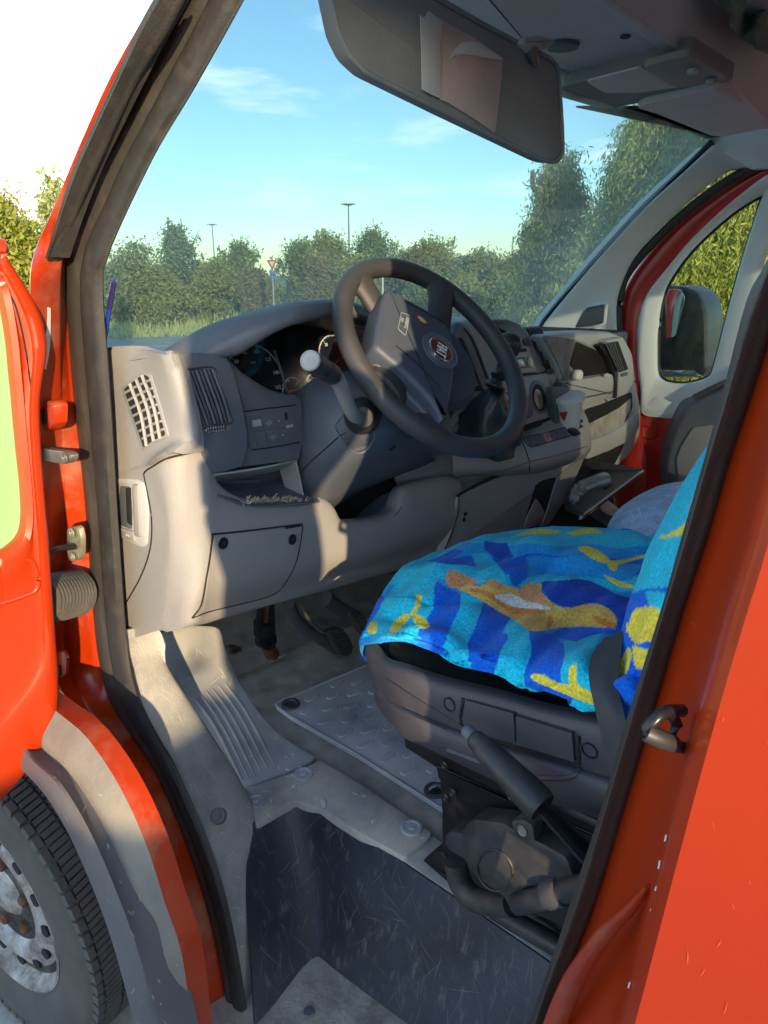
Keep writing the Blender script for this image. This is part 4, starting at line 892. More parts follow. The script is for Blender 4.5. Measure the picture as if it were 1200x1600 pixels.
c, pt = dial(401, 590, .062, radians(-150), radians(150), ['0', '20', '40', '60', '80', '100', '120', '140', '160', '180'], .049, .0105)
tube('needle', [pt(radians(-135), .03), pt(radians(45), .004)], [.0008, .0016], 'needle', gz, n=5); lathe('needle_cap', [(.012, 0), (.010, .008), (.0001, .009)], c, gn, 'black', gz, n=20)
text('km/h', pt(0, .028), gr_, gu, .0065, 'lettering_dim', gz)
c, pt = dial(527, 563, .052, radians(-130), radians(110), ['0', '10', '20', '30', '40', '50'], .040, .0095)
tube('needle', [pt(radians(-126), .03), pt(radians(54), .004)], [.0007, .0014], 'needle', gz, n=5); tube('redline', [pt(radians(60), .01), pt(radians(75), .016)], .0008, 'needle', gz, n=4)
c, pt = dial(458, 606, .020, radians(-120), radians(60), ['E', '', 'F'], .013, .006, 2, redz=(radians(-170), radians(-120)))
c, pt = dial(490, 601, .020, radians(-60), radians(120), ['C', '', 'H'], .013, .006, 2)
tube('gauge_divider', [gpt(426, 548, .004), gpt(436, 580, .005), gpt(448, 620, .004)], .0028, 'plastic_mid', gz, n=6, k=2)
prism('gauge_label', [gpt(a, b, .0015) for a, b in ((449, 610), (466, 608), (466, 610), (449, 612))], X*.001, 'needle', gz, bev=0)
grid('gauge_lens', [[P(356, 562, x=.965), P(470, 496, x=.93), P(590, 496, x=.99)], [P(380, 600, x=.95), P(470, 600, x=.95), P(590, 560, x=1.0)], [P(400, 622, x=.95), P(470, 636, x=.96), P(580, 640, x=1.0)]], 'clearglass', DASH, .002, ku=3, kv=3)
# --- steering column shroud
def ro(pts): return [P(a, b, x=x) for a, b, x in pts]
shr = grid('column_shroud', [
 ro([(448, 640, 1.03), (470, 612, .98), (505, 590, .94), (545, 585, .90), (590, 590, .87), (640, 600, .88)]),
 ro([(455, 660, 1.00), (480, 640, .93), (515, 618, .88), (550, 610, .85), (600, 620, .82), (650, 640, .84)]),
 ro([(462, 700, .985), (486, 680, .90), (520, 660, .85), (560, 650, .82), (606, 655, .80), (660, 670, .84)]),
 ro([(468, 740, .98), (490, 725, .90), (525, 710, .85), (570, 696, .82), (615, 690, .82), (665, 690, .87)]),
 ro([(478, 772, .98), (500, 762, .92), (532, 745, .89), (574, 726, .87), (620, 714, .88), (668, 702, .92)]),
 ro([(500, 790, 1.0), (516, 783, .97), (545, 765, .96), (585, 745, .95), (630, 728, .96), (675, 712, .99)]),
 ro([(515, 792, 1.06), (530, 785, 1.05), (555, 768, 1.04), (595, 750, 1.03), (640, 733, 1.03), (680, 718, 1.05)]),
], 'plastic_mid', VAN, .005, ku=5, kv=5, ang=70)
TS = bvh(shr)
seam(TS, [(466, 742), (485, 722), (510, 700), (530, 682), (540, 676)], shr, .0012)
pk = patch(TS, 'stalk_slot', ([(526, 668), (540, 640), (560, 628), (574, 640)], [(540, 694), (556, 706), (578, 700), (585, 680)]), shr, 'plastic_dark', off=.001, nu=10, nv=8)
seam(TS, [(524, 668), (532, 652), (548, 630), (568, 628), (579, 650), (585, 680), (574, 702), (556, 708), (540, 696)], shr, .002, 'plastic_mid', closed=True, name='slot_rim', off=.001)
for i in range(5): seam(TS, [(562+4*i, 660-1*i), (568+3.4*i, 690-4*i)], shr, .0009, 'plastic_mid', k=4, name='gaiter_rib', off=.003)
lathe('stalk_boot', [(.030, -.01), (.030, .006), (.024, .018), (.016, .026), (.0001, .028)], hit(TS, 566, 650, .0), Vector((-.7, .6, .1)), 'mech', shr, n=20)
lathe('screw', [(.008, 0), (.0078, .001), (.005, .001), (.0048, -.001), (.0001, -.001)], hit(TS, 613, 700, .001), hn_(TS, 613, 700), 'black', shr, n=14)
prism('key_slot', [hit(TS, a, b, .001) for a, b in ((600, 712), (650, 695), (652, 698), (602, 716))], X*.002, 'plastic_dark', shr, bev=.0003)
stk = tube('indicator_stalk', [P(565, 652, x=.80), P(553, 648, x=.78), P(541, 625, x=.765), P(531, 600, x=.75), P(518, 582, x=.735)], [.009, .0105, .011, .011, .0105], 'plastic', VAN, n=14, k=4, flat=1.15)
kd0 = P(522, 588, x=.738); kd1 = P(484, 563, x=.70); ka = kd1-kd0
lathe('stalk_knob', [(.0115, 0), (.0145, ka.length*.1), (.0145, ka.length*.48), (.0136, ka.length*.5), (.0145, ka.length*.53), (.0145, ka.length*.9), (.0136, ka.length*.97)], kd0, ka, 'mech', stk, n=24)
lathe('stalk_cap', [(.0137, 0), (.0132, .003), (.0115, .004), (.0110, .003), (.0001, .0035)], kd1-ka*.03, ka, 'sill', stk, n=24)
# dark hole of the knee pocket
D('knee_pocket', [P(a, b, x=1.10) for a, b in ((500, 745), (730, 690), (740, 760), (600, 850), (525, 850))], X*.02, 'void', bev=.001)
loft('pocket_wall', [P(600, 812, x=.965), P(622, 800, x=.965), P(636, 770, x=.975), P(655, 760, x=.98)], [P(548, 815, x=1.08), P(575, 790, x=1.08), P(600, 772, x=1.08), P(640, 758, x=1.08)], 'plastic_mid', DASH, .003)
# steering lock cover bulge under the wheel and smooth side of the centre console
grid('console_side', [ro([(700, 640, 1.12), (740, 655, 1.05), (790, 690, 1.0)]), ro([(620, 735, 1.06), (690, 735, 1.02), (770, 722, 1.0)]), ro([(630, 765, 1.07), (690, 752, 1.03), (770, 745, 1.01)]), ro([(650, 800, 1.1), (715, 790, 1.04), (770, 780, 1.02)])], 'plastic', DASH, .005, ku=4, kv=4)

# ================================================================== STEERING WHEEL
SWC = Vector((.78, -.935, 1.423)); ST = .71; SN = Vector((-cos(ST), 0, sin(ST))); SU = Vector((sin(ST), 0, cos(ST))); SR = -Y
def sw(r, u, n=0.): return SWC+SR*r+SU*u+SN*n
spl = lambda n: plane(SWC+SN*n, SN)
rimr = .0165
SWH = tube('steering_wheel', [sw(cos(t)*.184, sin(t)*.184) for t in [2*pi*i/72 for i in range(72)]], rimr, 'rim_leather', VAN, n=18, closed=True, upv=tuple(SN), ang=80)
def spoke(pts, w, nm='spoke', m='rim_leather', flat=.55): return tube(nm, [sw(*p) for p in pts], w, m, SWH, n=12, k=5, upv=tuple(SN), flat=flat, ang=80)
# wheel turned to the right: pairs of spokes at upper left, upper right, lower left, lower right
spoke([(-.082, .163, 0), (-.072, .135, -.004), (-.062, .105, -.010), (-.045, .07, -.015)], [.030, .024, .024, .030])
spoke([(.118, .138, 0), (.098, .110, -.004), (.078, .080, -.012), (.05, .05, -.015)], [.034, .026, .026, .030])
spoke([(-.168, -.052, 0), (-.140, -.040, -.006), (-.11, -.02, -.012), (-.06, .0, -.015)], [.040, .038, .044, .05])
spoke([(-.11, -.146, 0), (-.092, -.12, -.006), (-.07, -.085, -.012), (-.04, -.04, -.015)], [.038, .034, .036, .04])
hub = lathe('hub', [(.075, -.07), (.088, -.045), (.10, -.02), (.09, -.006), (.0001, -.004)], SWC, SN, 'pad', SWH, n=40)
lathe('hub_shroud', [(.085, -.14), (.088, -.10), (.105, -.06), (.10, -.045), (.0001, -.045)], SWC-SR*.02, SN, 'plastic_dark', SWH, n=40)
po = [(602, 455), (611, 453), (631, 462), (668, 482), (693, 501), (705, 518), (713, 548), (713, 573), (709, 607), (702, 638), (695, 655), (689, 648), (678, 627), (636, 583), (604, 556), (588, 541), (587, 528), (593, 491)]
padO = OUT(cat(po, 3, True), spl(.030))
PADM = prism('airbag_pad', padO, -SN*.045, 'pad', SWH, bev=.010, segs=4, ang=60)
# lower grey strip beside the pad
stp = prism('pad_strip', OUT(cat([(582, 543), (590, 548), (640, 590), (678, 634), (690, 662), (684, 666), (660, 640), (620, 600), (584, 562)], 3, True), spl(.008)), -SN*.03, 'plastic_mid', SWH, bev=.005, segs=3)
TP = bvh(PADM)
seam(TP, [(618, 540), (640, 558), (668, 584), (690, 607), (700, 624)], PADM, .0012, 'black'); seam(TP, [(632, 470), (655, 482), (680, 496), (694, 505)], PADM, .0011, 'black')
lc = PL(688, 548, spl(.031))
lathe('badge_recess', [(.036, -.003), (.036, .0012), (.034, .0016), (.0325, .0004), (.0001, .0004)], lc, SN, 'plastic_mid', PADM, n=48)
lathe('badge', [(.0245, 0), (.0245, .003), (.0232, .0042), (.0215, .0036), (.0210, .0015), (.0001, .0015)], lc, SN, 'chrome', PADM, n=48)
lathe('badge_face', [(.0208, .0016), (.0206, .0020), (.0001, .0022)], lc, SN, 'badge_red', PADM, n=48)
lu = (SR*.72-SU*.70).normalized(); lr = (SR*-.70-SU*.72).normalized()
text('FIAT', lc+SN*.0026, lr, lu, .028, 'lettering', PADM, depth=.0012, sx=.52)
bx = [(627, 488), (640, 494), (634, 524), (622, 513)]
tube('airbag_mark', [hit(TP, a, b, .0003) for a, b in rnd([(627, 488), (640, 493), (634, 525), (622, 514)], 3)], .0005, 'lettering_dim', PADM, n=4, closed=True)
ac = hit(TP, 632, 502, .001); text('SRS', ac+lu*-.005, lr, lu, .0075, 'lettering_dim', PADM); text('AIRBAG', ac+lu*.004, lr, lu, .0085, 'lettering_dim', PADM)
ec = [hit(TP, a, b, .0012) for a, b in cat([(648, 491), (655, 492), (664, 499), (671, 508), (663, 507), (655, 501)], 3, True)]
stc = prism('sticker', ec, -SN*.0008, 'badge_red', PADM, bev=.0002)
ecc = sum(ec, Vector())/len(ec)
prism('sticker_centre', [ecc+(p-ecc)*.62+SN*.0004 for p in ec], -SN*.0004, 'print_yellow', PADM, bev=0); 
# ================================================================== CENTRE STACK
CS = XP(1.04, .10, .30, y0=-1.4)       # leaning face of the centre stack
def cs(pts, r=0, dx=0.):
    pl = (CS[0]+X*dx, CS[1]); return OUT(rnd(pts, r) if r else pts, pl)
stack = prism('centre_stack', cs([(704, 540), (712, 512), (722, 502), (757, 498), (793, 498), (815, 506), (832, 525), (850, 560), (866, 600), (876, 640), (866, 654), (820, 668), (700, 680)], 8), X*.10, 'plastic', VAN, bev=.012, segs=3)
def c(name, pts, m, r=3, dx=-.003, th=.004, bev=.0015, parent=None, **kw): return prism(name, cs(pts, r, dx), X*th, m, parent or stack, bev=bev, **kw)
c('frame_arch', [(704, 540), (711, 508), (718, 502), (730, 508), (743, 527), (756, 560), (768, 592), (772, 612), (758, 614), (746, 585), (733, 550), (722, 528), (714, 530)], 'plastic_mid', 4, -.010, .012, .005)
c('arch_groove', [(726, 512), (738, 526), (752, 558), (764, 592), (761, 593), (749, 560), (736, 528), (725, 514)], 'void', 1, -.0115, .002, 0)
c('knob_panel', [(700, 520), (718, 530), (736, 565), (748, 600), (700, 606)], 'plastic_mid', 3, -.004)
c('vent_slot', [(706, 520), (713, 530), (722, 556), (712, 556)], 'void', 1, -.006)
k_ = c('control_knob', [(710, 560), (724, 556), (732, 560), (733, 572), (728, 578), (710, 578)], 'mech', 3, -.014, .014, .003)
for i in range(4): c('rocker', [(712+5*i, 582-.5*i), (715+5*i, 581-.5*i), (716+5*i, 590-.5*i), (713+5*i, 591-.5*i)], 'black', 0, -.007, .004, .0008)
c('button', [(716, 592), (728, 589), (730, 595), (718, 598)], 'black', 2, -.007, .004, .0008)
c('dark_recess', [(700, 606), (750, 603), (764, 614), (758, 628), (700, 640)], 'void', 2, -.002)
c('tray_bin', [(764, 508), (800, 507), (811, 520), (819, 537), (784, 541), (770, 522)], 'void', 4, -.003)
c('bin_rim', [(757, 499), (793, 499), (812, 507), (822, 520), (832, 541), (824, 541), (812, 518), (800, 506), (764, 507)], 'plastic_mid', 2, -.007, .008, .002)
rd_ = c('radio', [(784, 544), (826, 541), (833, 560), (839, 581), (800, 585)], 'plastic_light', 2, -.010, .012, .003)
c('cassette_slot', [(800, 546), (822, 544), (824, 549), (802, 552)], 'void', 1, -.012, .002, .0003, rd_)
c('display', [(804, 563), (817, 561), (821, 572), (807, 574)], 'lcd', 1, -.013, .003, .0005, rd_)
c('display_frame', [(801, 560), (820, 557), (825, 575), (804, 577)], 'plastic_dark', 2, -.0115, .002, .0005, rd_)
c('volume_dial', ell(829, 566, 4.5, 9, -.2, 18), 'steel', 0, -.014, .005, .001, rd_)
for i in range(3): c('radio_key', [(785+4*i, 560+5*i), (790+4*i, 559+5*i), (792+4*i, 565+5*i), (787+4*i, 566+5*i)], 'plastic', 1, -.013, .003, .0006, rd_)
c('slot_below', [(798, 586), (838, 582), (840, 586), (800, 590)], 'void', 1, -.011, .002, .0003)
vr = c('centre_vent', [(823, 513), (843, 512), (858, 540), (870, 572), (853, 577), (838, 545)], 'void', 3, -.004, .003)
for i in range(5):
    q = [(826+4.6*i, 514-.1*i), (838+4.8*i, 540-.5*i), (848+5.0*i, 572-1*i)]
    tube('vent_slat', [cs([p], 0, -.008)[0] for p in cat(q, 3)], .0022, 'plastic_dark', vr, n=5)
c('vent_thumb', [(853, 578), (866, 575), (869, 581), (857, 584)], 'plastic_dark', 2, -.006, .004, .001)
c('panel_seam', [(838, 583), (870, 577), (871, 579), (838, 585)], 'void', 0, -.004, .002, 0)
c('side_pocket', [(855, 586), (873, 582), (868, 597), (858, 606)], 'carpet', 2, -.004)
# round socket panel
sk = c('socket_panel', [(782, 596), (820, 588), (856, 583), (861, 610), (864, 651), (822, 664), (790, 670)], 'plastic', 5, -.016, .018, .004)
c('socket_bezel', ell(843, 620, 14, 27, -.18, 32), 'plastic_mid', 0, -.018, .004, .001, sk)
c('socket_hole', ell(843, 621, 10, 21, -.18, 30), 'void', 0, -.0195, .002, .0004, sk)
c('ashtray_cup', ell(842, 624, 6, 16, -.18, 24), 'steel', 0, -.0215, .003, .001, sk)
c('dial_edge', ell(823, 634, 10, 21, -.2, 24), 'plastic_mid', 0, -.022, .008, .003, sk)
c('dark_gap', [(790, 672), (864, 652), (866, 659), (800, 680)], 'void', 1, -.010, .004, .0005)
# shelf with the row of buttons
def ro2(pts): return [P(a, b, x=x) for a, b, x in pts]
shelf = grid('button_shelf', [
  ro2([(700, 690, 1.04), (800, 680, 1.03), (850, 662, 1.02), (885, 645, 1.02), (905, 632, 1.03)]),
  ro2([(705, 705, .98), (812, 700, .97), (860, 690, .97), (900, 672, .97), (916, 655, .98)]),
  ro2([(708, 722, .955), (820, 720, .945), (870, 708, .945), (910, 694, .945), (921, 682, .955)]),
  ro2([(708, 735, .955), (825, 731, .945), (875, 720, .945), (912, 707, .945), (921, 700, .955)]),
  ro2([(710, 742, .985), (828, 738, .975), (876, 727, .975), (910, 714, .975), (918, 706, .985)])], 'plastic', VAN, .005, ku=5, kv=4)
TSH = bvh(shelf)
n7 = 7; tl = (820, 684); tr_ = (884, 669); bl = (829, 698); br = (889, 681)
for i in range(n7):
    t0, t1 = i/n7+.012, (i+1)/n7-.012
    if i == 3: t0 -= .02; t1 += .02
    L4 = lambda t, A_, B_: (A_[0]+(B_[0]-A_[0])*t, A_[1]+(B_[1]-A_[1])*t)
    b_ = patch(TSH, 'push_button', [L4(t0, tl, tr_), L4(t1, tl, tr_), L4(t1, bl, br), L4(t0, bl, br)], shelf, 'pinkbutton' if i == 3 else 'plastic_mid', off=.003, nu=4, nv=4, thick=.003)
    if i == 3: m3 = hit(TSH, *L4((t0+t1)/2, (tl[0]/2+bl[0]/2, tl[1]/2+bl[1]/2), (tr_[0]/2+br[0]/2, tr_[1]/2+br[1]/2)), .0072)
seam(TSH, [(819, 684), (850, 677), (883, 668), (888, 672), (890, 681), (862, 689), (832, 698), (824, 694)], shelf, .0016, closed=True, name='button_frame')
text('\u25b3', m3, -Y, Z, .018, 'print_red', shelf)
seam(TSH, [(812, 682), (820, 700), (827, 722), (827, 736)], shelf, .0014)
seam(TSH, [(720, 744), (780, 737), (826, 722), (875, 710), (918, 697)], shelf, .0012, 'plastic_dark')
# recess for the cup, with two dark phones beside it
prism('cup_recess', [P(a, b, x=1.0) for a, b in rnd([(862, 606), (885, 604), (900, 620), (912, 650), (917, 680), (900, 690), (870, 668)], 6)], X*.02, 'plastic_mid', shelf, bev=.004)
prism('pocket_hollow', [P(a, b, x=.975) for a, b in rnd([(893, 672), (902, 655), (911, 655), (918, 684), (900, 690)], 4)], X*.01, 'void', shelf, bev=.001)
ph = prism('telephone', [P(a, b, x=.955) for a, b in rnd([(893, 672), (900, 668), (910, 678), (906, 684), (896, 682)], 3)], X*.015, 'mech', None, bev=.003); tag(root(ph), 'dark oval gadget in the pocket beside the paper cup, nearer the driver', 'gadget')
ph = prism('telephone', [P(a, b, x=.965) for a, b in rnd([(900, 663), (907, 661), (918, 671), (917, 680), (908, 676)], 3)], X*.015, 'mech', None, bev=.003); tag(root(ph), 'dark rounded gadget in the pocket beside the paper cup, nearer the passenger side', 'gadget')
# paper cup
cb = P(890, 668, x=.985); ct = P(885, 619, x=.985); ax_ = ct-cb+Vector((0, -.012, 0)); h_ = ax_.length
cup = empty('paper_cup', cb, 'white paper cup with a red mark standing in the centre console', 'cup')
lathe('cup_body', [(.0001, 0), (.026, 0), (.0405, h_), (.0400, h_+.001), (.0390, h_), (.026, .01), (.0001, .01)], cb, ax_, 'cup', cup, n=40)
lathe('cup_rim', [(.0405, h_-.012), (.0440, h_-.011), (.0445, h_-.004), (.0440, h_+.001), (.0405, h_+.002)], cb, ax_, 'cup', cup, n=40)
dsc = P(883, 640, x=.90)
TC = bvh(bpy.data.objects['cup_body'])
q_ = [hit(TC, a, b, .0006) for a, b in ((876, 645), (886, 643), (882, 655))]
patch(TC, 'cup_print', [(873, 645), (887, 643), (882.5, 657), (880, 657)], cup, 'print_red', off=.0012, nu=5, nv=5, thick=.001)
for i in range(16):
    a = random.uniform(888, 905); b = random.uniform(624, 631); p = P(a, b, x=.985)
    prism('cup_crumb' if i else 'cup_crumb', [p+Vector((random.uniform(-.003, .003), random.uniform(-.004, .004), random.uniform(-.002, .002))) for _ in range(3)], X*.001, 'white_paper', cup, bev=0) if i < 8 else None
# gear lever
gb = P(745, 662, x=.985)
def wob(r, h, t): return r*(1+.10*sin(t*5+h*60)*min(1, r/.03)+.05*sin(t*11-h*90)*min(1, r/.04))
gt = P(772, 604, x=.93)
boot = lathe('gear_boot', [(.085, -.03), (.078, .0), (.066, .03), (.052, .055), (.036, .08), (.022, .098), (.017, .105)], P(762, 668, x=.97), P(775, 608, x=.93)-P(762, 668, x=.97), 'boot', VAN, n=60, wob=wob, ang=80)
gd = P(795, 545, x=.92)-P(772, 606, x=.93); g0 = P(772, 608, x=.93)
lathe('lever_collar', [(.018, 0), (.024, .004), (.024, .008), (.017, .012), (.013, .022), (.018, .028), (.021, .032), (.019, .036), (.012, .040), (.011, .07), (.012, .1)], g0, gd, 'boot', VAN, n=28)
kb = P(795, 541, x=.915)
lathe('gear_knob', [(.0001, .031), (.012, .029), (.022, .022), (.028, .010), (.029, 0), (.025, -.014), (.017, -.026), (.011, -.034), (.010, -.05)], kb, gd, 'mech', VAN, n=32)
prism('lever_panel', [P(a, b, x=1.02) for a, b in rnd([(690, 640), (735, 612), (800, 612), (812, 650), (812, 690), (780, 704), (700, 690)], 8)], X*.02, 'plastic_mid', VAN, bev=.004)
# lower console face
lo = [(717, 772), (760, 753), (800, 737), (867, 722), (916, 709), (908, 730), (890, 770), (872, 800), (858, 820), (815, 834), (760, 850), (696, 868), (706, 820)]
CL = XP(.985, .06, -.05, y0=-1.4, z0=1.0)
lcn = prism('console_face', OUT(rnd(lo, 4), CL), X*.06, 'plastic', VAN, bev=.006, segs=3)
prism('handle_hollow', OUT(rnd([(837, 758), (848, 750), (871, 745), (864, 770), (856, 795), (846, 822), (816, 829), (822, 806)], 6), (CL[0]-X*.001, CL[1])), X*.003, 'void', lcn, bev=.0008)
prism('hollow_floor', OUT(rnd([(838, 778), (852, 800), (846, 820), (818, 827), (824, 806)], 4), (CL[0]-X*.003, CL[1])), X*.003, 'plastic', lcn, bev=.0012)
prism('hollow_edge', OUT(rnd([(871, 745), (875, 746), (868, 772), (850, 823), (846, 822), (856, 795)], 1), (CL[0]-X*.004, CL[1])), X*.004, 'plastic', lcn, bev=.001)
seamc = [PL(a, b, (CL[0]-X*.0005, CL[1])) for a, b in cat([(714, 775), (735, 763), (760, 751), (800, 735), (860, 720), (918, 706)], 4)]
tube('console_gap', seamc, [.003, .004, .004, .003], 'void', lcn, n=6)
tube('console_gap', [PL(a, b, (CL[0]-X*.0005, CL[1])) for a, b in cat([(717, 775), (716, 800), (706, 832), (692, 866)], 4)], .0016, 'void', lcn, n=6)
for a, b in ((725, 812), (727, 803)):
    lathe('screw', [(.006, 0), (.0055, .001), (.003, .001), (.0001, -.001)], PL(a, b, (CL[0]-X*.001, CL[1])), -X, 'black', lcn, n=12)
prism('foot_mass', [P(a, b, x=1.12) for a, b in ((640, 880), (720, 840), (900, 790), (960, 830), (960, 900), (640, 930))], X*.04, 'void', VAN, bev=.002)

# ================================================================== PASSENGER SIDE OF THE DASHBOARD
PS = XP(1.06, .03, .0, y0=-1.9)
PD = prism('passenger_dash', OUT(rnd([(846, 524), (905, 520), (956, 518), (978, 528), (990, 552), (995, 600), (1003, 640), (1001, 680), (985, 712), (958, 738), (948, 738), (916, 716), (914, 650), (880, 600), (866, 565)], 7), PS), X*.10, 'plastic_light', VAN, bev=.015, segs=3)
def p_(name, pts, m, r=3, dx=-.003, th=.004, bev=.0015, parent=None): return prism(name, OUT(rnd(pts, r) if r else pts, (PS[0]+X*dx, PS[1])), X*th, m, parent or PD, bev=bev)
p_('open_bin', [(850, 524), (880, 527), (912, 534), (934, 547), (950, 568), (957, 584), (884, 600), (874, 572)], 'carpet', 4)
p_('bin_back', [(900, 533), (934, 548), (950, 568), (956, 582), (905, 590), (890, 570)], 'void', 4, -.004, .003)
p_('bin_ledge', [(882, 597), (958, 584), (964, 620), (910, 634), (900, 625)], 'plastic_light', 4, -.022, .024, .006)
p_('ledge_seam', [(905, 622), (963, 610), (963, 612), (906, 624)], 'plastic_dark', 0, -.023, .002, 0)
p_('bin_crease', [(936, 540), (944, 536), (958, 558), (966, 585), (964, 622), (958, 622), (960, 586), (952, 562)], 'black', 2, -.024, .02, .002)
vh = p_('end_vent', [(945, 532), (975, 526), (990, 566), (991, 598), (982, 612), (967, 621), (968, 585), (960, 558)], 'plastic_light', 5, -.026, .026, .006)
p_('vent_opening', [(945, 538), (966, 533), (982, 577), (968, 582)], 'void', 2, -.028, .003, .0005, vh)
for i in range(4): p_('vent_slat', [(946+4*i, 537-i), (948+4*i, 536.5-i), (968+2.6*i, 580-.5*i), (966.5+2.6*i, 581-.5*i)], 'plastic_dark', 0, -.030, .002, .0003, vh)
p_('vent_thumb', [(970, 584), (981, 581), (982, 586), (972, 589)], 'plastic_mid', 1, -.029, .003, .0008, vh)
p_('seam', [(992, 595), (1000, 596), (1000, 597), (992, 597)], 'void', 0, -.004, .002, 0)
sh_ = p_('dash_shelf', [(914, 640), (940, 632), (988, 612), (989, 636), (978, 660), (950, 678), (921, 686)], 'void', 5, -.004, .003)
p_('shelf_floor', [(916, 664), (945, 650), (970, 636), (986, 622), (985, 642), (974, 662), (950, 678), (922, 686)], 'well_dirt', 3, -.006, .003)
p_('glove_opening', [(914, 722), (945, 704), (977, 690), (970, 708), (956, 733), (916, 728)], 'void', 3, -.004, .003)
p_('opening_catch', [(946, 702), (958, 697), (960, 700), (948, 706)], 'plastic_light', 0, -.008, .004, .0005)
p_('lower_rim', [(916, 690), (950, 680), (980, 662), (1000, 640), (1001, 668), (984, 690), (950, 706), (916, 720)], 'plastic_light', 8, -.018, .02, .008)
tag(root(lathe('cap', [(.014, 0), (.016, .008), (.015, .018), (.010, .025), (.0001, .027)], P(902, 592, x=1.03), Z, 'cup', None, n=20)), 'pale rounded bottle cap lying in the open dashboard bin', 'cap')
tag(root(prism('paper_scrap', [P(a, b, x=1.03) for a, b in ((944, 586), (950, 583), (954, 586), (953, 589), (945, 589))], X*.002, 'white', None, bev=.0003)), 'small white paper scrap at the end of the dashboard bin', 'paper')
prism('kick_panel', [Vector((a, -2.50, b)) for a, b in ((.68, .5), (.68, 1.12), (1.75, 1.30), (1.75, .5))], -Y*.02, 'plastic_dark', VAN, bev=.002)
# dropped glove box lid with what lies in it
GL = empty('glove_box', P(950, 780, x=.98), 'x', 'x'); del GL['label'], GL['category']; GL.parent = VAN; GL.matrix_parent_inverse = Matrix.Translation(-VAN.location)
def xz(pts): return [P(a, b, x=x) for a, b, x in pts]
def gp(name, o, dep, m, bev=.002):
    ob = prism(name, o, dep, m, None, bev=bev); ob.parent = GL; ob.matrix_parent_inverse = Matrix.Translation(-GL.location); return ob
def fourpt(name, a, b, c_, d, th, m): return gp(name, [a, b, c_, d], th, m)
A_ = P(1007, 735, x=.90); B_ = P(912, 806, x=.84); C_ = P(884, 796, x=1.02); D_ = P(925, 733, x=1.09)
gp('lid', [A_, B_, B_+Vector((.004, 0, -.012)), A_+Vector((.004, 0, -.012))], Vector((.008, .004, .0)), 'plastic_light', .001)
gp('box_floor', [A_, B_, C_, D_], Vector((0, 0, -.006)), 'plastic_dark', .001)
gp('box_side', [B_, C_, C_+Z*.03, B_+Z*.012], Vector((.002, .003, 0)), 'plastic_mid', .0005)
gp('box_end', [D_, A_, A_+Z*.004, D_+Z*.03], Vector((-.003, 0, 0)), 'plastic_dark', .0005)
box_c = P(946, 772, x=.93)
bx_ = prism('latch_housing', [P(a, b, x=x) for a, b, x in ((918, 776, .95), (955, 749, .97), (971, 757, .94), (934, 785, .90))], -Z*.02, 'plastic_mid', None, bev=.004); bx_.parent = GL; bx_.matrix_parent_inverse = Matrix.Translation(-GL.location)
gp('latch', xz([(944, 760, .92), (952, 756, .92), (960, 766, .90), (952, 770, .90)]), -Z*.012+X*.002, 'void', .002)
can = lathe('drink_can', [(.0001, 0), (.024, 0), (.027, .004), (.027, .085), (.022, .092), (.0001, .092)], P(908, 765, x=.99), P(943, 752, x=.95)-P(908, 765, x=.99), 'can', None, n=28); tag(root(can), 'silvery can lying in the dropped glove box', 'can')
# crumpled plastic bag
V = []; Fc = []
c0 = P(903, 776, x=.985)
for i in range(13):
    for j in range(16):
        th = pi*i/12; ph_ = 2*pi*j/16; r = .030*(1+.35*random.uniform(-1, 1)); V.append(c0+Vector((sin(th)*cos(ph_)*r*.7, sin(th)*sin(ph_)*r*.9, cos(th)*r*1.2)))
for i in range(12):
    for j in range(16): Fc.append((i*16+j, i*16+(j+1) % 16, (i+1)*16+(j+1) % 16, (i+1)*16+j))
o = mk('plastic_bag', V, Fc, 'plastic_bag', None, smooth=False); tag(root(o), 'crumpled grey plastic bag stuffed beside the glove box lid', 'bag')
o = prism('white_bracket', [P(a, b, x=.99) for a, b in rnd([(937, 788), (948, 780), (960, 788), (970, 797), (979, 801), (968, 806), (954, 806), (944, 800)], 4)], X*.006, 'cup', None, bev=.002); tag(root(o), 'white plastic piece lying on the floor under the glove box', 'plastic piece')

# ================================================================== FAR PILLAR, PASSENGER DOOR, MIRROR
fp = [(1112, 227), (1070, 265), (1010, 320), (950, 385), (900, 442), (852, 500), (846, 514)]
fq = [(1175, 262), (1130, 273), (1050, 338), (990, 405), (966, 462), (964, 500), (966, 540)]
fA = [P(a, b, y=-2.34) for a, b in fp]; fB = [P(a, b, y=-2.42) for a, b in fq]
grid('far_pillar_trim', [[p+Vector((.05, -.02, 0)) for p in fA], fA, [a.lerp(b, .15)+Vector((-.01, .01, 0)) for a, b in zip(fA, fB)], [a.lerp(b, .85)+Vector((-.012, .012, 0)) for a, b in zip(fA, fB)], fB, [p+Vector((.03, -.03, 0)) for p in fB]], 'trim_grey', VAN, .004, ku=4, kv=4)
tube('glass_edge', [P(a, b, y=-2.345) for a, b in [(1113, 222)]+fp[1:]], .011, 'black', VAN, n=6, k=3)
grl = prism('tweeter_frame', [P(a, b, y=-2.365) for a, b in rnd([(891, 517), (906, 488), (916, 477), (950, 471), (946, 508), (930, 512)], 4)], -Y*.004, 'trim_grey', VAN, bev=.002)
prism('tweeter_mesh', [P(a, b, y=-2.362) for a, b in rnd([(898, 512), (910, 488), (918, 480), (945, 475), (942, 505), (925, 510)], 3)], -Y*.003, 'plastic_mid', grl, bev=.0005)
for i in range(7):
    t = (i+.5)/7; tube('mesh_line', [P(899+20*t*.9, 511-30*t, y=-2.3605), P(943+2*t, 505-29*t, y=-2.3605)], .0012, 'plastic_dark', grl, n=4)
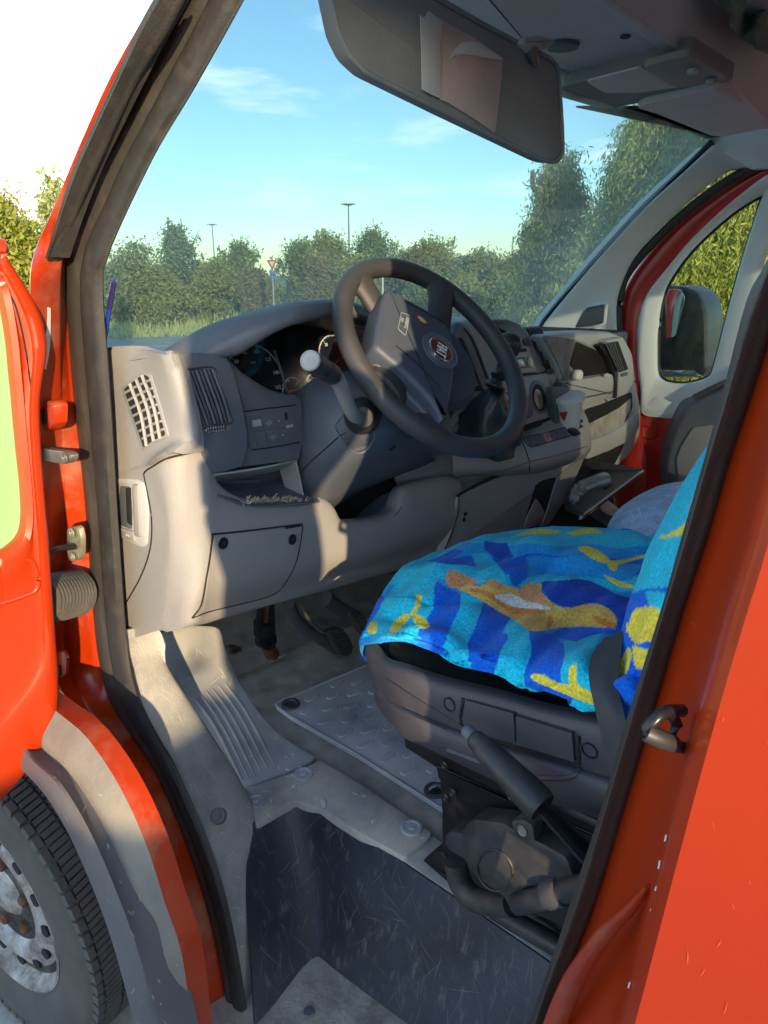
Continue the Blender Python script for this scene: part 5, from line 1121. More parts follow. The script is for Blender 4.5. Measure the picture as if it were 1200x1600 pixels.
sk_ = [(1200, 251), (1142, 280), (1098, 310), (1054, 346), (1020, 380), (993, 410), (974, 440), (968, 470), (966, 500), (968, 540), (975, 560)]
tube('far_door_seal', [P(a, b, y=-2.43) for a, b in sk_], .016, 'seal', VAN, n=8, k=3)
FD = empty('passenger_door', P(1100, 700, y=-2.47), 'x', 'x'); del FD['label'], FD['category']; FD.parent = VAN; FD.matrix_parent_inverse = Matrix.Translation(-VAN.location)
def fd(o): o.parent = FD; o.matrix_parent_inverse = Matrix.Translation(-FD.location); return o
oc = [(1215, 245), (1145, 283), (1060, 345), (1006, 405), (976, 452), (967, 498), (963, 560), (960, 650), (955, 740), (965, 810)]
ic = [(1215, 272), (1145, 317), (1083, 373), (1045, 420), (1012, 460), (999, 500), (997, 555), (1000, 640), (1010, 740), (1000, 812)]
oy = -2.455
def yv(ps, y): return [P(a, b, y=y) for a, b in ps]
fd(grid('door_frame', [yv(oc, oy-.03), yv(oc, oy), [a.lerp(b, .5)+Y*.012 for a, b in zip(yv(oc, oy), yv(ic, oy))], yv(ic, oy)], 'red_in', None, .01, ku=4, kv=3))
fd(prism('door_inner_panel', yv([(975, 630), (1047, 640), (1200, 580), (1200, 830), (985, 830)], -2.462), -Y*.02, 'red_in', None, bev=.003))
fd(tube('pressing', yv([(1003, 684), (1020, 684), (1026, 676), (1018, 666), (1004, 665)], -2.460), .005, 'red_in', None, n=6, k=4))
to = [(1210, 268), (1142, 316), (1083, 371), (1043, 418), (1011, 460), (998, 500), (995, 560), (1001, 610), (1003, 645), (1030, 652), (1060, 650), (1120, 610), (1160, 560), (1175, 480), (1198, 400), (1232, 300)]
ti = [(1190, 306), (1145, 333), (1088, 384), (1052, 430), (1036, 465), (1028, 515), (1027, 560), (1028, 580), (1032, 590), (1044, 597), (1070, 599), (1104, 590), (1115, 572), (1136, 490), (1160, 404), (1187, 318)]
TA = yv(to, -2.445); TI = yv(ti, -2.47)
fd(grid('window_trim', [TA, [a.lerp(b, .25)+Y*.012 for a, b in zip(TA, TI)], [a.lerp(b, .85)+Y*.010 for a, b in zip(TA, TI)], TI, [p-Y*.02 for p in TI]], 'trim_grey', None, .004, ku=4, kv=3, closed=True))
fd(tube('glass_seal', [p-Y*.008 for p in TI], .007, 'black', None, n=6, k=3, closed=True))
fd(prism('window_glass', yv([(1215, 280), (1083, 370), (1020, 450), (1015, 600), (1130, 610), (1200, 400)], -2.485), -Y*.004, 'sideglass', None, bev=0))
fd(prism('corner_cover', yv(rnd([(1005, 645), (1010, 630), (1025, 620), (1050, 628), (1052, 646), (1030, 650)], 4), -2.44), -Y*.01, 'trim_grey', None, bev=.004))
arm_ = fd(grid('door_panel', [yv([(1200, 545), (1130, 596), (1085, 617), (1062, 630), (1044, 668), (1033, 705), (1030, 735), (1036, 762), (1060, 800)], -2.44),
   yv([(1200, 550), (1132, 602), (1090, 622), (1070, 640), (1053, 675), (1042, 708), (1040, 735), (1046, 758), (1068, 795)], -2.385),
   yv([(1200, 570), (1135, 620), (1100, 640), (1082, 656), (1066, 685), (1056, 715), (1055, 738), (1060, 752), (1080, 780)], -2.375),
   yv([(1200, 640), (1160, 680), (1130, 695), (1115, 700), (1105, 715), (1098, 730), (1096, 745), (1098, 755), (1110, 770)], -2.38)], 'plastic_mid', None, .004, ku=4, kv=4))
fd(prism('door_pocket_lip', yv(rnd([(1080, 618), (1110, 603), (1134, 592), (1135, 600), (1112, 612), (1086, 626)], 3), -2.372), -Y*.02, 'plastic_dark', None, bev=.003))
spk = fd(prism('speaker_grille', yv(rnd([(1057, 717), (1064, 698), (1083, 668), (1130, 662), (1150, 700), (1100, 770), (1073, 760), (1060, 752)], 6), -2.368), -Y*.004, 'plastic', None, bev=.001))
V = []; Fc = []
for i in range(34):
    for j in range(34):
        a = 1058+i*3.1; b = 668+j*3.1
        if a < 1060+max(0, (700-b))*.75 or b > 762-(a-1073)*.0: continue
        if a < 1062 and b > 745: continue
        q = P(a, b, y=-2.3665); k = len(V)
        V += [q+Vector((cos(t)*.0022, 0, sin(t)*.0022)) for t in [2*pi*s/6 for s in range(6)]]; Fc.append(tuple(range(k, k+6)))
ob = mk('perforation', V, Fc, 'void', None, smooth=False); ob.parent = spk; ob['kind'] = 'stuff'
ob.matrix_parent_inverse = Matrix.Translation(-FD.location)
# mirror outside
MR = prism('door_mirror', yv(rnd([(1030, 452), (1040, 446), (1067, 447), (1088, 455), (1098, 470), (1103, 490), (1104, 578), (1096, 590), (1034, 590), (1026, 560)], 8), -2.62), -Y*.16, 'mech', VAN, bev=.015, segs=3)
mp_ = plane(P(1060, 520, y=-2.60), (-.80, .60, .02))
prism('mirror_glass', yv(rnd([(1040, 452), (1062, 451), (1070, 462), (1068, 478), (1056, 525), (1040, 530)], 5), -2.605), -Y*.004, 'chrome', MR, bev=.001)
prism('mirror_lower_glass', yv(rnd([(1034, 578), (1084, 578), (1096, 588), (1036, 589)], 2), -2.605), -Y*.004, 'chrome', MR, bev=.001)
# ================================================================== OVERHEAD SHELF, VISORS
HZ = ZP(1.955)
sh = prism('overhead_shelf', OUT(rnd([(530, -12), (640, -150), (860, -60), (943, 0), (1066, 82), (1004, 106), (878, 137), (800, 100), (700, 40), (600, 0)], 4), HZ), Z*.05, 'headliner', VAN, bev=.006, segs=3)
prism('shelf_front', OUT([(820, -90), (943, 0), (1066, 84), (1142, 128), (1210, 200), (1330, 200), (1330, -300), (900, -300)], XP(.655)), X*.02, 'headliner', VAN, bev=.004)
tube('shelf_edge', OUT(cat([(900, -30), (943, 0), (1066, 82), (1080, 92)], 3), (HZ[0]-Z*.001, HZ[1])), .006, 'headliner', sh, n=8)
grid('roof_lining', [[Vector((x, y, 2.05)) for y in (-.55, -1.5, -2.45)] for x in (.93, .2, -.42)], 'headliner', VAN, .02, ku=2, kv=2)
ce = prism('overhead_console', OUT(rnd([(872, 140), (880, 136), (1004, 104), (1078, 86), (1146, 126), (1060, 150), (949, 171), (928, 168), (876, 153)], 4), ZP(1.93)), Z*.03, 'visor', VAN, bev=.005)
prism('console_rim', OUT(rnd([(915, 128), (1000, 106), (1066, 136), (1000, 145), (945, 146)], 6), ZP(1.926)), Z*.004, 'headliner', ce, bev=.002)
lp = prism('reading_lamp', OUT(rnd([(1003, 106), (1046, 94), (1078, 88), (1139, 121), (1128, 128), (1058, 138), (1044, 134)], 7), ZP(1.915)), Z*.012, 'plastic', ce, bev=.004)
for a, b in ((1084, 108), (1112, 124)): lathe('lamp_knob', [(.011, 0), (.011, .006), (.008, .009), (.0001, .009)], P(a, b, z=1.914), -Z, 'plastic_light', ce, n=18)
for a, b, r in ((977, 57, .010), (995, 168, .007)): lathe('screw', [(r, 0), (r*.9, .002), (r*.5, .001), (.0001, .001)], P(a, b, z=1.953 if b < 100 else 1.925), -Z, 'black', sh, n=14)
pv = prism('passenger_visor', OUT(rnd([(994, 170), (1010, 163), (1118, 140), (1142, 150), (1202, 190), (1204, 200), (1130, 214), (1110, 213), (1024, 178)], 6), ZP(1.915)), Z*.02, 'headliner', VAN, bev=.005)
prism('visor_groove', OUT([(900, 168), (996, 168), (1112, 222), (1130, 216), (1020, 172)], ZP(1.935)), Z*.004, 'black', VAN, bev=0)
prism('header_end', yv([(1128, 206), (1215, 190), (1215, 262), (1172, 264), (1112, 228), (1100, 218)], -2.35), -Y*.03, 'headliner', VAN, bev=.004)
prism('header_bar', [WP(y, 1.99)+Vector((-.02, 0, 0)) for y in (-.6,)]+[WP(-2.4, 1.99)+Vector((-.02, 0, 0)), WP(-2.4, 2.1), WP(-.6, 2.1)], Vector((-.02, 0, -.01)), 'headliner', VAN, bev=.002)
# driver's sun visor, folded down, with two papers tucked on it
VP = XP(.70, .0, .12, z0=1.83)
vo_ = [(512, -30), (518, 0), (529, 52), (546, 88), (572, 113), (700, 177), (850, 250), (868, 254), (879, 240), (877, 180), (871, 106), (860, 92), (838, 82), (760, 42), (687, 0), (600, -50)]
vis = prism('sun_visor', OUT(rnd(vo_, 10), VP), X*.022, 'visor', VAN, bev=.008, segs=3)
tube('visor_piping', OUT(rnd(vo_, 10), (VP[0]+X*.004, VP[1])), .004, 'visor', vis, n=6, closed=True)
cl = prism('visor_clip', OUT(rnd([(817, 66), (822, 57), (845, 54), (868, 60), (869, 68), (852, 78), (830, 82)], 5), XP(.69, 0, .12, z0=1.83)), X*.02, 'plastic_light', VAN, bev=.004)
lathe('screw', [(.005, 0), (.0045, .001), (.0001, .0005)], PL(851, 66, XP(.688, 0, .12, z0=1.83)), -X, 'steel', cl, n=12)
tube('clip_hook', [PL(832, 78, XP(.688, 0, .12, z0=1.83)), PL(834, 92, XP(.692, 0, .12, z0=1.83)), PL(838, 100, XP(.70, 0, .12, z0=1.83))], [.009, .008, .006], 'steel', cl, n=8)
lathe('visor_pivot', [(.03, 0), (.028, .006), (.0001, .007)], P(880, 70, z=1.953), -Z, 'plastic_mid', sh, n=20)
def sheetp(name, pts, dx, m, dep=.0012, wav=0.): return prism(name, OUT(pts, (VP[0]-X*dx, VP[1])), X*dep, m, None, bev=.0002)
bg_ = sheetp('paper_sheet', [(684, 26), (705, 40), (740, 58), (786, 91), (784, 120), (778, 180), (773, 207), (742, 186), (700, 160), (688, 156), (688, 90)], .004, 'pink_paper'); tag(root(bg_), 'large faded pinkish sheet of paper tucked onto the folded down sun visor', 'paper')
strip = sheetp('paper_strip', [(657, 24), (664, 28), (670, 17), (684, 28), (690, 36), (690, 90), (690, 154), (675, 148), (660, 140), (659, 80)], .0065, 'white_paper'); tag(root(strip), 'narrow white folded paper strip at the left edge of the sheet on the sun visor', 'paper')
tear = sheetp('torn_paper', [(704, 91), (712, 76), (722, 67), (736, 65), (752, 68), (766, 80), (780, 86), (786, 95), (768, 92), (748, 88), (724, 84), (712, 88)], .0065, 'white_paper'); tag(root(tear), 'torn white paper edge showing at the top of the pinkish sheet on the sun visor', 'paper')
# cloth stuffed over the shelf edge, upper right
rws = []
pcl = [[(1108, -30), (1122, 4), (1140, 22), (1146, 40), (1152, 56), (1165, 66), (1182, 72), (1204, 80)], [(1125, -40), (1140, -6), (1158, 8), (1164, 24), (1170, 40), (1182, 48), (1196, 54), (1214, 60)], [(1150, -50), (1165, -16), (1180, -4), (1186, 10), (1192, 24), (1202, 32), (1216, 36), (1230, 40)], [(1190, -60), (1200, -30), (1210, -20), (1220, -10), (1226, 0), (1236, 8), (1246, 12), (1256, 16)]]
for i, r in enumerate(pcl): rws.append([P(a, b, x=.60+.03*sin(i*2.1+j*1.7)+.01*i) for j, (a, b) in enumerate(r)])
rg = grid('rag', rws, 'cloth_green', None, .006, ku=4, kv=5, ang=80); tag(root(rg), 'pale green cloth stuffed over the overhead shelf in the upper right corner', 'cloth')

# ================================================================== DRIVER SEAT
SEAT = empty('driver_seat', P(640, 1190, y=-.62), 'x', 'x'); del SEAT['label'], SEAT['category']; SEAT.parent = VAN; SEAT.matrix_parent_inverse = Matrix.Translation(-VAN.location)
def se(o): o.parent = SEAT; o.matrix_parent_inverse = Matrix.Translation(-SEAT.location); return o
ysd = -.615
# cushion body under the towel
rr_ = []
for zz, ins in ((.98, .05), (1.02, .03), (1.035, .02), (1.045, .06), (1.05, .12)):
    pts = [(.66-ins, -.66-ins), (.60-ins, -.625-ins), (.40, -.62-ins), (.10, -.62-ins), (.08, -.87), (.10, -1.12+ins), (.40, -1.13+ins), (.62-ins, -1.12+ins), (.69-ins, -1.06+ins), (.70-ins, -.87), (.69-ins, -.72-ins)]
    rr_.append([Vector((a, b, zz)) for a, b in pts])
se(grid('cushion', rr_, 'seat_black', None, .004, ku=4, kv=3, closed=True, flip=True))
se(prism('cushion_top', [p+Z*-.002 for p in cat([tuple(q) for q in rr_[-1]], 3, True) for p in [Vector(p)]], -Z*.02, 'seat_black', None, bev=.002))
# plastic side shell: profile curved, grooves
ra = [[(600, 1022), (640, 1042), (700, 1062), (775, 1080), (860, 1104), (940, 1120), (1010, 1135)],
      [(600, 1034), (645, 1056), (702, 1076), (775, 1094), (858, 1118), (940, 1136), (1005, 1150)],
      [(602, 1060), (648, 1085), (704, 1105), (774, 1124), (856, 1148), (935, 1168), (1000, 1185)],
      [(606, 1088), (650, 1114), (705, 1136), (772, 1158), (850, 1183), (930, 1206), (995, 1226)],
      [(609, 1096), (652, 1122), (706, 1146), (772, 1170), (850, 1195), (930, 1220), (992, 1240)],
      [(612, 1118), (652, 1140), (706, 1165), (770, 1190), (846, 1216), (926, 1244), (988, 1262)],
      [(622, 1136), (656, 1152), (708, 1176), (770, 1204), (842, 1232), (922, 1258), (984, 1278)],
      [(634, 1148), (664, 1162), (712, 1186), (772, 1214), (840, 1242), (918, 1268), (980, 1288)]]
oy_ = [-.618, -.602, -.598, -.602, -.592, -.590, -.600, -.622]
fr0 = [Vector((.70, -.72, 1.035)), Vector((.715, -.72, 1.02)), Vector((.715, -.72, .985)), Vector((.70, -.72, .955)), Vector((.70, -.72, .945)), Vector((.69, -.72, .92)), Vector((.66, -.72, .90)), Vector((.63, -.72, .89))]
rows = []
for r, y, f in zip(ra, oy_, fr0):
    q = [P(a, b, y=y) for a, b in r]; q[0] = P(r[0][0], r[0][1], y=y-.03)
    rows.append([f+Vector((.0, -.30, 0)), f]+q)
shell = se(grid('side_shell', rows, 'seat_plastic', None, .004, ku=4, kv=4, ang=45))
TSS = bvh(shell)
bt = []
for qd in ([(726, 1094), (802, 1115), (805, 1160), (727, 1137)], [(806, 1119), (893, 1146), (897, 1191), (807, 1164)]):
    o = patch(TSS, 'seat_switch', qd, None, 'seat_plastic', off=.0085, nu=7, nv=5, thick=.009); se(o)
se(seam(TSS, [(724, 1090), (726, 1138), (806, 1166), (898, 1194), (904, 1200), (905, 1150)], None, .0024, 'void'))
se(seam(TSS, [(604, 1060), (650, 1090), (722, 1134)], None, .0009, 'black'))
se(seam(TSS, [(700, 1172), (806, 1210), (880, 1216), (904, 1205), (905, 1198)], None, .003, 'seat_plastic'))
for a, b in ((702, 1101), (921, 1173)):
    se(lathe('screw', [(.0095, -.004), (.0092, .0008), (.0080, .001), (.0074, -.003), (.004, -.003), (.0001, -.002)], hit(TSS, a, b, .001), hn_(TSS, a, b), 'metal_black', None, n=18))
# hand brake lever beside the seat
hb0 = P(738, 1150, y=-.545); hb1 = P(848, 1262, y=-.535); dv = hb1-hb0
HB = tube('hand_brake', [hb0+dv*t for t in (0, .04, .12, .2, .45, .75, .93, 1.0)], [.0075, .0105, .0115, .014, .0155, .0175, .018, .016], 'mech', VAN, n=20, k=3, flat=1.05, upv=(0, 1, 0), ang=70)
lathe('brake_button', [(.008, 0), (.008, .010), (.005, .013), (.0001, .013)], hb0, -dv, 'plastic_mid', HB, n=16)
tube('lever_shaft', [hb1-dv*.03, P(900, 1318, y=-.56), P(960, 1372, y=-.58)], [.013, .016, .02], 'metal_black', HB, n=8, flat=.5)
# rails and pedestal
def sidep(name, pts, y, dep, m, r=3, bev=.003): return se(prism(name, ys(y, rnd(pts, r)), -Y*dep, m, None, bev=bev))
sidep('seat_rail', [(630, 1148), (700, 1180), (800, 1226), (1000, 1310), (1000, 1330), (800, 1255), (690, 1206), (632, 1168)], -.63, .05, 'metal_black')
sidep('rail_flange', [(680, 1195), (800, 1250), (1000, 1335), (1000, 1362), (800, 1285), (700, 1240), (684, 1215)], -.625, .03, 'metal_black')
sidep('pedestal', [(686, 1210), (800, 1262), (1000, 1350), (1000, 1480), (860, 1440), (760, 1400), (690, 1330), (690, 1270)], -.65, .45, 'metal_black', 4)
sidep('pedestal_foot', [(690, 1330), (720, 1372), (760, 1400), (740, 1395), (700, 1380), (660, 1345), (676, 1330)], -.66, .2, 'black', 3)
for a, b in ((697, 1246), (708, 1238), (695, 1195), (799, 1244)):
    se(lathe('bolt', [(.007, 0), (.006, .002), (.004, .003), (.0001, .001)], P(a, b, y=-.622), Y, 'metal_black', None, n=12))
rc = [(724, 1292), (740, 1280), (786, 1286), (800, 1296), (854, 1322), (884, 1340), (898, 1374), (876, 1382), (854, 1383), (822, 1388), (813, 1394), (808, 1425), (795, 1420), (785, 1402), (760, 1386), (744, 1374), (730, 1360), (726, 1345), (700, 1330), (691, 1312), (702, 1299), (722, 1302)]
rcv = sidep('recliner_cover', rc, -.585, .03, 'mech', 6, .005)
o = tube('cover_ring', ys(-.5845, ell(774, 1360, 27, 33, -.35, 30)), .0018, 'mech', None, n=6, closed=True); se(o)
sidep('cover_ear', [(797, 1284), (815, 1280), (832, 1290), (836, 1316), (806, 1310)], -.578, .02, 'mech', 5)
se(lathe('screw', [(.007, 0), (.0065, .001), (.004, -.002), (.0001, -.002)], P(816, 1298, y=-.577), Y, 'steel', None, n=14))
se(tube('hose', ys(-.60, [(712, 1345), (718, 1375), (735, 1400), (765, 1412), (800, 1412)]), .016, 'mech', None, n=10, k=4))
se(tube('hose', ys(-.585, [(808, 1412), (850, 1402), (905, 1385), (960, 1370)]), .0135, 'mech', None, n=10, k=2))
se(lathe('hose_clamp', [(.016, 0), (.017, .003), (.017, .022), (.016, .025)], P(856, 1398, y=-.585), P(905, 1385, y=-.585)-P(856, 1398, y=-.585), 'seat_plastic', None, n=16))
se(tube('floor_rail', ys(-.665, [(770, 1420), (800, 1438), (872, 1478), (960, 1530)]), .014, 'mech', None, n=8))
se(tube('edge_wire', ys(-.64, [(900, 1260), (920, 1300), (960, 1345)]), .004, 'metal_black', None, n=6))
# backrest under the towel
se(prism('backrest', [Vector(p) for p in ((.12, -.66, 1.02), (.13, -.72, 1.03), (.13, -1.06, 1.03), (.12, -1.12, 1.02), (-.10, -1.12, 1.75), (-.10, -.64, 1.75))], Vector((-.14, 0, -.03)), 'seat_black', None, bev=.02))
# seat belt
bl = [(944, 996), (924, 1025), (920, 1060), (930, 1110), (944, 1170), (956, 1215), (970, 1260)]; brt = [(975, 985), (969, 1030), (967, 1075), (976, 1120), (984, 1160), (994, 1200), (1006, 1245)]
bya = [-.66, -.615, -.585, -.565, -.56, -.56, -.56]
grid('seat_belt', [[P(a, b, y=y) for (a, b), y in zip(bl, bya)], [P((a+c_)/2, (b+d)/2, y=y+.003) for (a, b), (c_, d), y in zip(bl, brt, bya)], [P(a, b, y=y) for (a, b), y in zip(brt, bya)]], 'belt', VAN, .0022, ku=4, kv=4)
# ------------------------------------------------------------------ towels
TOWEL = {'c': (.015, .60, .85), 'b': (.006, .15, .78), 'n': (.012, .08, .55), 'y': (.90, .74, .08), 'o': (.80, .28, .06), 'w': (.88, .86, .80), 'p': (.80, .36, .16), 'l': (.92, .56, .12), 'm': (.01, .36, .85)}
def inpoly(x, y, Pg):
    n = len(Pg); ins = np.zeros(x.shape, bool); j = n-1
    for i in range(n):
        xi, yi = Pg[i]; xj, yj = Pg[j]
        cnd = ((yi > y) != (yj > y)) & (x < (xj-xi)*(y-yi)/(yj-yi+1e-9)+xi); ins ^= cnd; j = i
    return ins
def towelmat(name):
    m = bpy.data.materials.new(name); m.use_nodes = True; nt = m.node_tree; N = nt.nodes; K = nt.links.new; b = N['Principled BSDF']
    b.inputs['Roughness'].default_value = .95; b.inputs['Specular IOR Level'].default_value = .15; b.inputs['Sheen Weight'].default_value = .08; b.inputs['Sheen Roughness'].default_value = .5
    a = N.new('ShaderNodeAttribute'); a.attribute_name = 'print'; t = N.new('ShaderNodeTexCoord'); nz = N.new('ShaderNodeTexNoise'); nz.inputs['Scale'].default_value = 260; nz.inputs['Detail'].default_value = 4
    K(t.outputs['Object'], nz.inputs['Vector']); mr = N.new('ShaderNodeMapRange'); mr.inputs[1].default_value = .3; mr.inputs[2].default_value = .7; mr.inputs[3].default_value = .72; mr.inputs[4].default_value = 1.3
    K(nz.outputs[0], mr.inputs[0]); vm = N.new('ShaderNodeVectorMath'); vm.operation = 'SCALE'; K(a.outputs['Color'], vm.inputs[0]); K(mr.outputs[0], vm.inputs['Scale']); K(vm.outputs[0], b.inputs['Base Color'])
    bp = N.new('ShaderNodeBump'); bp.inputs['Strength'].default_value = .9; bp.inputs['Distance'].default_value = .002; K(nz.outputs[0], bp.inputs['Height']); K(bp.outputs[0], b.inputs['Normal']); MATS[name] = m
towelmat('towel')
def paint(o, base, polys):
    me = o.data; V = np.array([v.co for v in me.vertices]); M = np.array(fw), np.array(rt), np.array(up); D_ = V-np.array(CAM)
    z = D_@M[0]; x = 600+F*(D_@M[1])/z; y = 800-F*(D_@M[2])/z
    wx = x+3*np.sin(y*.09+1); wy = y+2.5*np.sin(x*.07)
    col = np.array(base(wx, wy, V)); 
    for key, Pg in polys: col[inpoly(wx, wy, Pg)] = TOWEL[key]
    at = me.color_attributes.new('print', 'FLOAT_COLOR', 'POINT'); at.data.foreach_set('color', np.concatenate([col, np.ones((len(col), 1))], 1).astype(np.float32).ravel())
def smp(pts, k=5): return [tuple(p) for p in cat(pts, k, True)]
def g3(rows_): return [[P(a, b, **{k: v}) for a, b, k, v in r] for r in rows_]
zz = 'z'
R_ = g3([
 [(668, 884, zz, 1.02), (700, 862, zz, 1.035), (765, 840, zz, 1.05), (830, 830, zz, 1.06), (880, 827, zz, 1.062), (975, 832, zz, 1.062), (1040, 842, zz, 1.062), (1080, 850, zz, 1.062)],
 [(640, 884, zz, 1.05), (690, 868, zz, 1.072), (765, 851, zz, 1.088), (830, 843, zz, 1.092), (885, 842, zz, 1.092), (975, 848, zz, 1.094), (1040, 858, zz, 1.10), (1085, 866, zz, 1.10)],
 [(618, 905, zz, 1.05), (680, 892, zz, 1.088), (760, 880, zz, 1.10), (830, 872, zz, 1.096), (890, 872, zz, 1.10), (970, 878, zz, 1.10), (1040, 892, zz, 1.10), (1085, 898, zz, 1.10)],
 [(600, 930, zz, 1.048), (670, 925, zz, 1.098), (750, 915, zz, 1.104), (830, 908, zz, 1.092), (890, 905, zz, 1.094), (960, 910, zz, 1.104), (1020, 925, zz, 1.10), (1075, 935, zz, 1.10)],
 [(590, 950, zz, 1.046), (660, 950, zz, 1.094), (740, 948, zz, 1.106), (815, 945, zz, 1.100), (880, 945, zz, 1.096), (950, 948, zz, 1.10), (1010, 962, zz, 1.10), (1060, 972, zz, 1.10)],
 [(580, 972, zz, 1.040), (654, 974, zz, 1.086), (735, 985, zz, 1.108), (810, 988, zz, 1.104), (870, 992, zz, 1.102), (940, 1000, zz, 1.104), (1000, 1010, zz, 1.10), (1050, 1020, zz, 1.10)],
 [(571, 990, 'y', -.636), (655, 992, 'y', -.618), (730, 1014, 'y', -.612), (805, 1032, 'y', -.608), (865, 1044, 'y', -.606), (930, 1056, 'y', -.604), (985, 1066, 'y', -.604), (1035, 1080, 'y', -.604)],
 [(566, 1002, 'y', -.628), (652, 1002, 'y', -.602), (722, 1030, 'y', -.598), (798, 1055, 'y', -.596), (858, 1074, 'y', -.594), (925, 1094, 'y', -.594), (975, 1108, 'y', -.594), (1020, 1120, 'y', -.594)],
 [(565, 1008, 'y', -.622), (640, 1003, 'y', -.598), (720, 1036, 'y', -.594), (796, 1061, 'y', -.592), (856, 1082, 'y', -.590), (920, 1104, 'y', -.590), (972, 1118, 'y', -.590), (1015, 1130, 'y', -.590)]])
def wr(A_):
    h, w = A_.shape[:2]; yy_, xx_ = np.mgrid[0:h, 0:w]; f = np.clip(np.minimum.reduce([yy_/17., (h-1-yy_)/21., xx_/13., (w-1-xx_)/13.]), 0, 1)
    A_[:, :, 2] += f*(.0050*np.sin(xx_*.4545*.19+yy_*.47*.10)+.004*np.sin(xx_*.4545*.09-yy_*.47*.21+1.)+.0022*np.sin(xx_*.4545*.43+yy_*.47*.33)-.0055*np.exp(-((yy_-h*.52-(xx_-w*.4)*.23)/8.5)**2)+.005*np.exp(-((yy_-h*.40-(xx_-w*.5)*.33)/10.5)**2))
    A_[:, :, 1] += f*.003*np.sin(xx_*.4545*.23+yy_*.47*.04)
    # hem scallops
    return A_
tw = grid('towel', R_, 'towel', None, .006, ku=44, kv=34, ang=80, fn=wr)
# front flap hanging past the corner
fl = g3([[(600, 935, zz, 1.04), (585, 965, zz, 1.035), (571, 992, 'y', -.64), (565, 1006, 'y', -.632)],
         [(606, 940, 'x', .735), (590, 975, 'x', .73), (576, 1008, 'x', .705), (568, 1022, 'x', .69)],
         [(612, 960, 'x', .72), (600, 1000, 'x', .715), (592, 1035, 'x', .69), (580, 1036, 'x', .675)],
         [(616, 990, 'x', .70), (610, 1015, 'x', .69), (604, 1030, 'x', .665), (596, 1052, 'x', .65)]])
tf = grid('towel_flap', fl, 'towel', None, .004, ku=8, kv=8, ang=80)
def band(x, y, V):
    u = (x+.62*(1000-y)*0)*1.; s = np.zeros((len(x), 3)); b = TOWEL['b']; s[:] = b
    t = (x-590-(y-960)*-.35)/58.; near = y > 930-(x-600)*-.30
    k = np.floor(t).astype(int) % 2; s[(k == 0) & near] = TOWEL['c']
    t2 = (y-840-(x-800)*.02+8*np.sin(x*.03))/24.; k2 = np.floor(t2).astype(int) % 3; far = ~near
    s[far & (k2 == 0)] = TOWEL['m']; s[far & (k2 == 1)] = TOWEL['b']; s[far & (k2 == 2)] = TOWEL['c']
    return s
